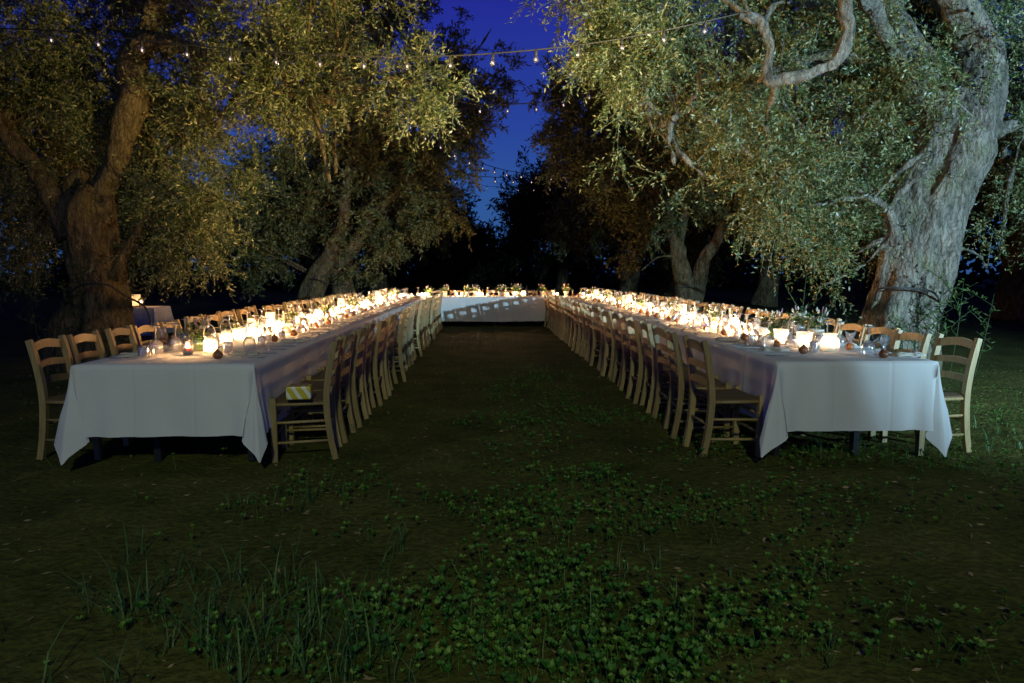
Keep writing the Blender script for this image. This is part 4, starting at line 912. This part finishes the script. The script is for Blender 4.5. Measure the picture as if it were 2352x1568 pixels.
for F in (FL, FR):
    for outer in (False, True):
        sd = 'outer' if outer else 'aisle'
        V_ = (lambda v: F.w - v) if outer else (lambda v: v)
        for i in range(N_CH):
            u = U0 + PITCH_U*i; s = f"{ORD[i]} setting on the {sd} side of {F.name} table"
            first = (not outer and i == 0) or (outer and i == 0)
            a_ = F.ang + math.pi/2
            if i > (1 if not outer else 0):
                put(napkin, F, u + jit(-.02, .02), V_(.155 + jit(-.015, .015)), f"folded napkin at the {s}", G_N, a_ + jit(-.12, .12), d=.07, tries=1)
            if i < 7:
                put(knife_p, F, u + .13, V_(.13), f"steel knife at the {s}", 'cutlery at the settings', F.ang + (math.pi/2 if not outer else -math.pi/2) + jit(-.1, .1), d=.03)
                put(fork_p, F, u - .115, V_(.13), f"steel fork at the {s}", 'cutlery at the settings', F.ang + (math.pi/2 if not outer else -math.pi/2) + jit(-.1, .1), d=.03)
            if i > 1:
                put(low_favour if (i + outer) % 3 else favour, F, u + jit(-.04, .04), V_(.315 + jit(-.02, .02)), f"brown favour at the {s}", G_F, jit(0, 6), d=.07)
            if i > 0:
                put(tumbler, F, u + .13 + jit(-.03, .03), V_(.31 + jit(-.03, .03)), f"upturned tumbler at the {s}", G_T)
                put(wine, F, u - .12 + jit(-.03, .03), V_(.34 + jit(-.03, .04)), f"upturned wine glass at the {s}", G_W)
    # the middle of the table
    u = 1.55; k = 0; nc = nl = npt = 0
    while u < 12.9:
        sel = k % 6
        v = F.w*.5 + (-.10 if k % 2 else .10) + jit(-.05, .05)
        if sel in (0, 3):
            w = (k//3 + (F is FR)) % 4
            if put(pots[w], F, u, v, f"{POTN[w]} pot of white flowers, {ORD[npt + 1]} pot from the near end of {F.name} table", G_P, jit(0, 6), jit(.8, .98), d=.10): npt += 1
        elif sel in (1, 4):
            pr, nm = [(jar, 'lace jar'), (tall, 'tall frosted lantern'), (tulip, 'tulip-shaped lantern'), (urn, 'squat white jar')][(k//3 + 2*(F is FR)) % 4]
            if put(pr, F, u, v, f"glowing {nm}, {ORD[nl + 3]} lantern from the near end of {F.name} table", G_L, jit(0, 6), jit(.85, 1.0), d=.11): nl += 1
        pc = votive if (k % 4) else glass_candle
        if put(pc, F, u + .1, F.w*.5 + (.16 if k % 2 else -.16) + jit(-.05, .05), f"lit candle in a {'low' if k % 4 else 'tall clear'} glass, {ORD[nc + 1]} candle from the near end of {F.name} table", G_C, d=.075): nc += 1
        if k % 2 == 0:
            if put(votive, F, u + .22, F.w*.5 + jit(-.1, .1), f"lit candle in a low glass, {ORD[nc + 1]} candle from the near end of {F.name} table", G_C, d=.075): nc += 1
        if k % 2: put(wine, F, u + .05, F.w*.5 + jit(-.22, .22), f"upturned wine glass in the middle of {F.name} table, {ORD[k]} span from the near end", G_W)
        else: put(tumbler, F, u + .12, F.w*.5 + jit(-.22, .22), f"upturned tumbler in the middle of {F.name} table, {ORD[k]} span from the near end", G_T)
        u += .30; k += 1
# head table, measured along its front
def hx(cx): return at((1600 + cx/4.704)/1.591, 690, HEAD_Y + .25).x
hp = 0
for cx, w, dy in ((120, 1, .3), (500, 2, .35), (640, 2, .3), (1070, 1, .15), (1120, 3, .12), (1310, 2, .35), (1385, 2, .3), (1790, 1, .25), (2210, 1, .3), (-160, 0, .4)):
    pots[w].place((hx(cx), HEAD_Y + dy, Z), jit(0, 6), f"{POTN[w]} pot of white flowers on the head table, {['left of the row', 'beside two bright candles', 'before the clear bottle', 'right at the centre', 'dark, touching the central cream pot', 'just right of centre', 'beside the candle jar', 'near its right end', 'by the far right candle', 'at its left end'][hp]}", G_P, jit(1.0, 1.2)); hp += 1
hc = 0
for cx, dy in ((-270, .2), (-215, .15), (-170, .25), (325, .2), (410, .25), (700, .2), (765, .15), (1195, .15), (1315, .22), (1990, .1), (2055, .25)):
    votive.place((hx(cx), HEAD_Y + dy, Z), 0, f"lit candle in a low glass, {ORD[hc]} from the left along the head table", G_C, 1.25); hc += 1
urn.place((hx(1465), HEAD_Y + .2, Z), 0, 'glowing squat jar on the head table right of centre', G_L, 1.1)
for q, cx in enumerate((-350, 865, 1180)):
    wine.place((hx(cx), HEAD_Y + .4, Z), 0, f"upturned wine glass, {ORD[q]} from the left along the head table", G_W)
for q, cx in enumerate((280, 960, 1640, 1980, 2320)):
    favour.place((hx(cx), HEAD_Y + .35, Z), jit(0, 3), f"film-wrapped favour, {ORD[q]} from the left along the head table", G_F)
for q, cx in enumerate((560, 930, 1560, 1900)):
    napkin.place((hx(cx), HEAD_Y + .5, Z), math.pi/2, f"folded napkin, {ORD[q]} from the left along the head table", G_N)
bottle = MB().lathe([(.0, 0), (.036, 0), (.038, .02), (.038, .15), (.015, .20), (.014, .26), (.0, .26)], 14).mesh('bottle', M['glass'])
tag(link('bottle', bottle, loc=(hx(715), HEAD_Y + .3, Z)), 'clear glass bottle between candles on the head table', 'bottle')
tag(link('bottle', MB().lathe([(.0, 0), (.036, 0), (.038, .02), (.038, .17), (.015, .22), (.014, .29), (.0, .29)], 14).mesh('bottle', M['black']), loc=(hx(1530), HEAD_Y + .35, Z)), 'dark tall bottle beside the squat jar on the head table', 'bottle')

# packet of paper napkins on the first chair of the left table
p = on_z(683, 918, .47); pk = MB().box((0, 0, .05), (.175, .12, .095)).mesh('wrapper', M['packet'], False); bevelled(pk, .012, 2)
root = link('napkin_packet', None, loc=(p.x - .0, p.y + .06, .468), rz=.12); link('wrapper', pk, root)
link('paper_stack', MB().box((0, .0, .1005), (.12, .11, .006)).mesh('paper_stack', M['board_wood'], False), root)
tag(root, 'yellow and white patterned packet lying on the first aisle chair seat', 'packet')

# ------------------------------------------------------------------ side table behind the forked olive
Y = 12.6; p = at(333, 707, Y); q0 = Vector((p.x, Y, 0))
root = link('side_table', None, loc=q0)
link('tabletop', MB().box((0, 0, .735), (.6, .6, .03)).mesh('tabletop', M['board_wood'], False), root)
lm = MB().box((0, 0, .36), (.045, .045, .72)).mesh('leg', M['board_wood'], False)
for x in (-.25, .25):
    for y in (-.25, .25): link('leg', lm, root, (x, y, 0))
tag(root, 'small square table half hidden behind the forked olive trunk', 'table')
tag(link('tablecloth', cloth_mesh(.62, .62, .5, 14, flip=1), loc=(q0.x - .31, q0.y - .31, TOP)), 'grey-white cloth over the small table behind the forked olive', 'tablecloth', 'white tablecloths')
pb = at(317, 706, Y - .05)
tag(link('serving_board', MB().lathe([(.0, 0), (.15, 0), (.155, .006), (.15, .014), (.0, .014)], 20).mesh('serving_board', M['board_wood']), loc=(pb.x, Y - .1, Z)), 'round wooden board under the candle on the small side table', 'board')
pj = at(328, 704, Y - .05)
glass_candle.place((pj.x, Y - .1, Z + .014), 0, 'lit glass candle on the small side table by the forked olive', G_C, 1.1)
pc = at(311, 700, Y + .1)
tag(link('menu_card', bevelled(MB().box((0, 0, .11), (.20, .03, .22)).mesh('menu_card', M['white_board'], False), .004), loc=(pc.x, Y + .08, Z), rz=.4), 'blank white card standing on the small side table', 'card')

# ------------------------------------------------------------------ irrigation hoses round the trunks
def hose(name_pts, label, r=.014):
    pts, rr = smooth_path(name_pts, [r]*len(name_pts), 6)
    return tag(link('hose', MB().tube(pts, rr, 6).mesh('hose', M['rubber'])), label, 'hose', 'black irrigation hoses on the trunks')
hose([at(150, 700, 9.9), at(165, 668, 9.7), at(200, 652, 9.58), at(250, 655, 9.62), at(290, 680, 9.8), at(330, 702, 10.2), at(345, 735, 10.3), at(350, 780, 10.3)], 'black hose arched round the forked olive trunk')
hose([at(2010, 690, 9.3), at(2018, 664, 9.15), at(2060, 661, 8.98), at(2110, 664, 8.98), at(2150, 676, 9.1), at(2165, 720, 9.3)], 'black hose arched across the pale leaning trunk')
hose([at(715, 640, 20.3), at(730, 642, 20.25), at(770, 654, 20.3), at(800, 652, 20.3)], 'black hose tied across the two-stemmed olive')
hose([at(1548, 664, 20.15), at(1575, 658, 20.1), at(1605, 664, 20.2)], 'black hose tied across the V-forked olive')

# ------------------------------------------------------------------ string lights
sock = MB().lathe([(.0, 0), (.014, 0), (.017, -.012), (.017, -.055), (.015, -.06), (.0, -.06)], 10).mesh('socket', M['rubber'])
blb = MB().lathe([(.012, -.058), (.020, -.070), (.030, -.092), (.030, -.112), (.019, -.130), (.0, -.136)], 10).mesh('bulb', M['bulb_glass'])
fil = MB().tube([(-.006, 0, -.09), (-.004, 0, -.108), (0, 0, -.112), (.004, 0, -.108), (.006, 0, -.09)], .0040, 4).mesh('filament', M['filament'])
def string_light(pts, bulbs, label, r=.008, bs=1.0):
    root = link('string_light', None, loc=pts[0]); o = Vector(pts[0])
    P, rr = smooth_path([Vector(p) - o for p in pts], [r]*len(pts), 10)
    link('cable', MB().tube(P, rr, 5).mesh('cable', M['rubber']), root)
    seg = [0]
    for a, b in zip(P[:-1], P[1:]): seg.append(seg[-1] + (b - a).length)
    for s in np.arange(*bulbs):
        if s > seg[-1]: break
        i = max(j for j in range(len(seg)) if seg[j] <= s); i = min(i, len(P) - 2)
        t = (s - seg[i])/max(seg[i+1] - seg[i], 1e-6); q = P[i].lerp(P[i+1], t)
        b = link('bulb', blb, root, q + Vector((0, 0, -r*.5))); b.rotation_euler = (rnd.uniform(-.12, .12), rnd.uniform(-.12, .12), 0); b.scale = (bs,)*3
        link('socket', sock, b); link('filament', fil, b)
    return tag(root, label, 'string light', 'string lights between the olive trees')
y1 = 7.7
string_light([at(-60, 62, y1), at(155, 72, y1), at(340, 93, y1), at(505, 110, y1), at(650, 121, y1), at(850, 129, y1), at(1045, 127, y1), at(1217, 115, y1), at(1385, 95, y1), at(1560, 62, y1), at(1700, 30, y1)], (.8, 30, .47), 'string of clear bulbs across the top, nearest the camera')
y2 = 14.2
string_light([at(900, 140, y2), at(985, 200, y2), at(1050, 230, y2), at(1118, 240, y2), at(1243, 234, y2), at(1330, 215, y2), at(1430, 180, y2), at(1530, 130, y2)], (.3, 30, .56), 'string of clear bulbs sagging across the blue sky gap', r=.011, bs=1.3)
string_light([at(880, 220, 15), at(950, 285, 16.5), at(1010, 325, 18), at(1090, 368, 20), at(1180, 394, 22.5), at(1300, 404, 25)], (.5, 30, .9), 'string of bulbs running away into the grove at a slant', r=.011, bs=1.4)
string_light([at(960, 380, 24), at(1080, 402, 24), at(1200, 408, 24), at(1330, 404, 24), at(1440, 385, 24)], (.2, 30, .62), 'far string of bulbs level with the dark tree top', r=.012, bs=1.5)
string_light([at(1000, 400, 29), at(1100, 424, 29), at(1200, 431, 29), at(1300, 426, 29), at(1400, 405, 29)], (.2, 30, .66), 'lowest far string of bulbs over the end of the aisle')

# ------------------------------------------------------------------ weeds by the trunks
def weed(x, y, h, n, label, seed, lean=0.0, m=None):
    g = np.random.default_rng(seed); root = link('weed', None, loc=(x, y, 0))
    top = Vector((lean*h, g.uniform(-.1, .1)*h, h)); mb = MB(); L, D = [], []
    stems = [[Vector((0, 0, 0)), top*.5 + Vector((g.uniform(-.04, .04), 0, 0)), top]]
    for _ in range(int(2 + h*2)):
        t = g.uniform(.25, .85); b = top*t; stems.append([b, b + Vector((g.uniform(-.18, .18), g.uniform(-.12, .12), .12))*h*.7, b + Vector((g.uniform(-.26, .26), g.uniform(-.15, .15), .26))*h])
    for st in stems:
        P, rr = smooth_path(st, [.008, .006, .002], 5); mb.tube(P, rr, 5, cap=False)
        for _ in range(n):
            t = g.uniform(.2, 1); k = min(int(t*(len(P) - 1)), len(P) - 2); L.append(P[k].lerp(P[k+1], g.random())); d = g.normal(size=3); d[2] = abs(d[2])*.8; D.append(d)
    link('stem', mb.mesh('stem', M['weed_leaf']), root)
    N = len(L); V = leaf_quads(np.array([tuple(p) for p in L]), np.array(D), g.uniform(.05, .10, N), g.uniform(.014, .028, N), g)
    link('leaves', quads_mesh('leaves', V, m or M['weed_leaf'], g.random(N)), root)
    tag(root, label, 'weed', 'tall weeds round the trunks')
wl = [(95, 9.2, 1.6, 'tall thin weed left of the forked olive trunk', -.12), (150, 9.6, 1.2, 'leafy weed touching the foot of the forked olive', .0), (60, 10, 1.3, 'spindly weed at the left picture edge', -.05), (185, 9.8, 1.75, 'tallest straight weed before the forked olive', .06), (125, 10.2, .9, 'short weed among taller stems by the forked olive', .1),
      (1835, 8.9, 1.35, 'tall pale weed standing behind the right table', .02), (1875, 9.2, .95, 'short branching weed behind the right table', .15), (2105, 8.4, 1.25, 'leafy weed before the foot of the pale trunk', .0), (2140, 8.2, 1.05, 'bushy weed right of the pale trunk foot', .05),
      (2190, 8.6, 1.3, 'upright weed right beside the pale trunk', .1), (2250, 8.8, 1.1, 'weed farthest right of the pale trunk', .15), (2080, 8.1, .8, 'low weed left before the pale trunk foot', -.1), (2160, 8.9, 1.5, 'tall weed overlapping the pale trunk edge', .04)]
for i, (px, y, h, lab, ln) in enumerate(wl):
    q = at(px, 700, y); weed(q.x, y, h, 16 if px > 2000 else 9, lab, 80 + i, ln)

# ------------------------------------------------------------------ ground cover: clover, grass, dry leaves
def gpatch(px, py, rx, ry):                                     # an ellipse on the ground, centre given by where it shows
    p = on_z(px, py); return p.x, p.y, rx, ry
patches = [(gpatch(1250, 1420, 1.0, .5), 1500), (gpatch(1500, 1330, .8, .6), 900), (gpatch(1000, 1420, .55, .45), 600), (gpatch(1350, 1180, .95, .55), 1300), (gpatch(1250, 1090, .8, .5), 500), (gpatch(1050, 1130, .6, .4), 350), (gpatch(1500, 1110, .5, .4), 250),
           (gpatch(1250, 1000, .9, .7), 500), (gpatch(680, 1140, .55, .45), 320), (gpatch(1960, 1060, .75, .45), 420), (gpatch(1700, 1250, .6, .5), 320), (gpatch(1100, 1530, 1.0, .25), 900), (gpatch(1700, 1480, .8, .35), 500), (gpatch(2050, 1420, .7, .4), 160), (gpatch(1650, 1040, .5, .5), 250),
           (gpatch(2280, 960, .6, .6), 160), (gpatch(880, 1250, .4, .3), 150), (gpatch(1230, 890, .9, 1.4), 1200), (gpatch(1150, 960, .8, .6), 500), (gpatch(1420, 960, .6, .6), 420), (gpatch(2250, 1100, .9, .6), 400), (gpatch(1900, 1180, .8, .5), 350), (gpatch(600, 1420, .6, .4), 200), (gpatch(1400, 1550, 1.1, .2), 700)]
pts = []
for (x, y, rx, ry), n in patches:
    n = int(n*.37); a = npr.uniform(0, 2*math.pi, n); r = npr.random(n)**.6
    pts.append(np.stack([x + rx*r*np.cos(a)*(1 + .25*np.sin(3*a + x)), y + ry*r*np.sin(a)*(1 + .25*np.cos(2*a + y))], 1))
pts.append(np.stack([npr.uniform(-6, 6.5, 900), npr.uniform(2, 10, 900)], 1))
P2 = np.concatenate(pts); P2 = P2[P2[:, 1] > 1.7]
f = np.sin(P2[:, 0]*4.1 + np.sin(P2[:, 1]*2.7)) + np.sin(P2[:, 1]*5.2 + 1) ; P2 = P2[f > -1.0 + .6*npr.random(len(P2))]
n = len(P2); gz = np.array([gheight(x, y) for x, y in P2]); B = np.column_stack([P2, gz])
h = .02 + .10*npr.random(n)**1.4; D = unit(np.stack([npr.normal(0, .45, n), npr.normal(0, .45, n), np.ones(n)], 1)); Tp = B + D*h[:, None]
side_ = unit(np.cross(D, npr.normal(size=(n, 3))))*.0011
Q = [np.stack([B - side_, B + side_, Tp + side_*.7, Tp - side_*.7], 1)]; TN = [np.full(n, .5)]
a0 = npr.uniform(0, 6.28, n); ls = .010 + .022*npr.random(n)**1.6; tn = npr.random(n); up_ = npr.uniform(.2, 2.6, n)
for k in range(3):                                              # three heart-shaped leaflets, each two halves folded along the midrib
    a = a0 + k*2.094 + npr.normal(0, .2, n); ld = unit(np.stack([np.cos(a), np.sin(a), up_], 1)); sd = np.stack([-np.sin(a), np.cos(a), np.zeros(n)], 1); nm = np.cross(ld, sd)
    L = ls[:, None]; fold = .25
    for sg in (-1, 1):
        Q.append(np.stack([Tp, Tp + ld*L*.62 + sd*L*.46*sg + nm*L*fold, Tp + ld*L*1.05 + sd*L*.36*sg + nm*L*fold*.8, Tp + ld*L*.88], 1) if sg > 0 else
                 np.stack([Tp, Tp + ld*L*.88, Tp + ld*L*1.05 - sd*L*.36 + nm*L*fold*.8, Tp + ld*L*.62 - sd*L*.46 + nm*L*fold], 1))
        TN.append(tn)
tag(link('clover', quads_mesh('clover', np.concatenate(Q), M['clover'], np.concatenate(TN))), 'green clover leaves growing in patches over the aisle ground', 'clover', kind='stuff')
# grass blades, three quads each
gp = [(gpatch(480, 1440, .7, .5), 520), (gpatch(400, 1330, .5, .4), 200), (gpatch(650, 1500, .8, .3), 500), (gpatch(1050, 1340, .8, .5), 260), (gpatch(1300, 1480, 1.2, .4), 420), (gpatch(2300, 1000, .6, .7), 260), (gpatch(2200, 740, 1.2, 1.0), 500), (gpatch(60, 760, 1.2, 1.0), 400), (gpatch(1980, 1050, .8, .4), 200), (gpatch(1600, 1300, .8, .6), 160), (gpatch(700, 1150, .5, .3), 120)]
pts = []
for (x, y, rx, ry), n in gp:
    n = int(n*.45); c = np.stack([npr.normal(x, rx*.5, n//6 + 1), npr.normal(y, ry*.5, n//6 + 1)], 1); pts.append(np.repeat(c, 6, 0) + npr.normal(0, .018, ((n//6 + 1)*6, 2)))
P2 = np.concatenate(pts); P2 = P2[P2[:, 1] > 1.75]; n = len(P2)
B = np.column_stack([P2, [gheight(x, y) for x, y in P2]])
az = npr.uniform(0, 6.28, n); hd = np.stack([np.cos(az), np.sin(az), np.zeros(n)], 1); L = (npr.uniform(.05, .17, n)*np.where((P2[:, 0] < -.4) & (P2[:, 1] < 4), 1.6, 1.0))[:, None]; wd = np.stack([-np.sin(az), np.cos(az), np.zeros(n)], 1)*npr.uniform(.0015, .0035, n)[:, None]
bend = npr.uniform(.3, 1.5, n)[:, None]; Q = []; z = np.array([0, 0, 1.0])
pr = lambda t: B + z*L*(t - .35*bend*t*t) + hd*L*bend*.8*t*t
for t0, t1, w0, w1 in ((0, .4, 1, .9), (.4, .75, .9, .6), (.75, 1, .6, .05)): Q.append(np.stack([pr(t0) - wd*w0, pr(t0) + wd*w0, pr(t1) + wd*w1, pr(t1) - wd*w1], 1))
tg = npr.random(n)
tag(link('grass', quads_mesh('grass', np.concatenate(Q), M['grass'], np.tile(tg, 3))), 'thin green grass blades scattered over the bare ground', 'grass', kind='stuff')
n = 6500; P2 = np.stack([npr.uniform(-7, 8, n), 1.8 + 9*npr.random(n)**1.3], 1); B = np.column_stack([P2, [gheight(x, y) + .004 for x, y in P2]])
d = unit(np.stack([npr.normal(size=n), npr.normal(size=n), npr.normal(0, .15, n)], 1)); L = npr.uniform(.015, .06, n)
s = unit(np.stack([-d[:, 1], d[:, 0], npr.normal(0, .4, n)], 1)); w = (L*npr.uniform(.05, .2, n))[:, None]; L = L[:, None]
V = np.stack([B, B + d*L*.5 + s*w, B + d*L, B + d*L*.5 - s*w], 1)
tag(link('leaf_litter', quads_mesh('leaf_litter', V, M['straw'], npr.random(n))), 'dry fallen leaves and straw lying on the bare soil', 'leaf litter', kind='stuff')
print('objects', len(bpy.data.objects), 'tris', sum(len(o.data.polygons)*2 for o in bpy.data.objects if o.type == 'MESH' and o.data.users == 1))
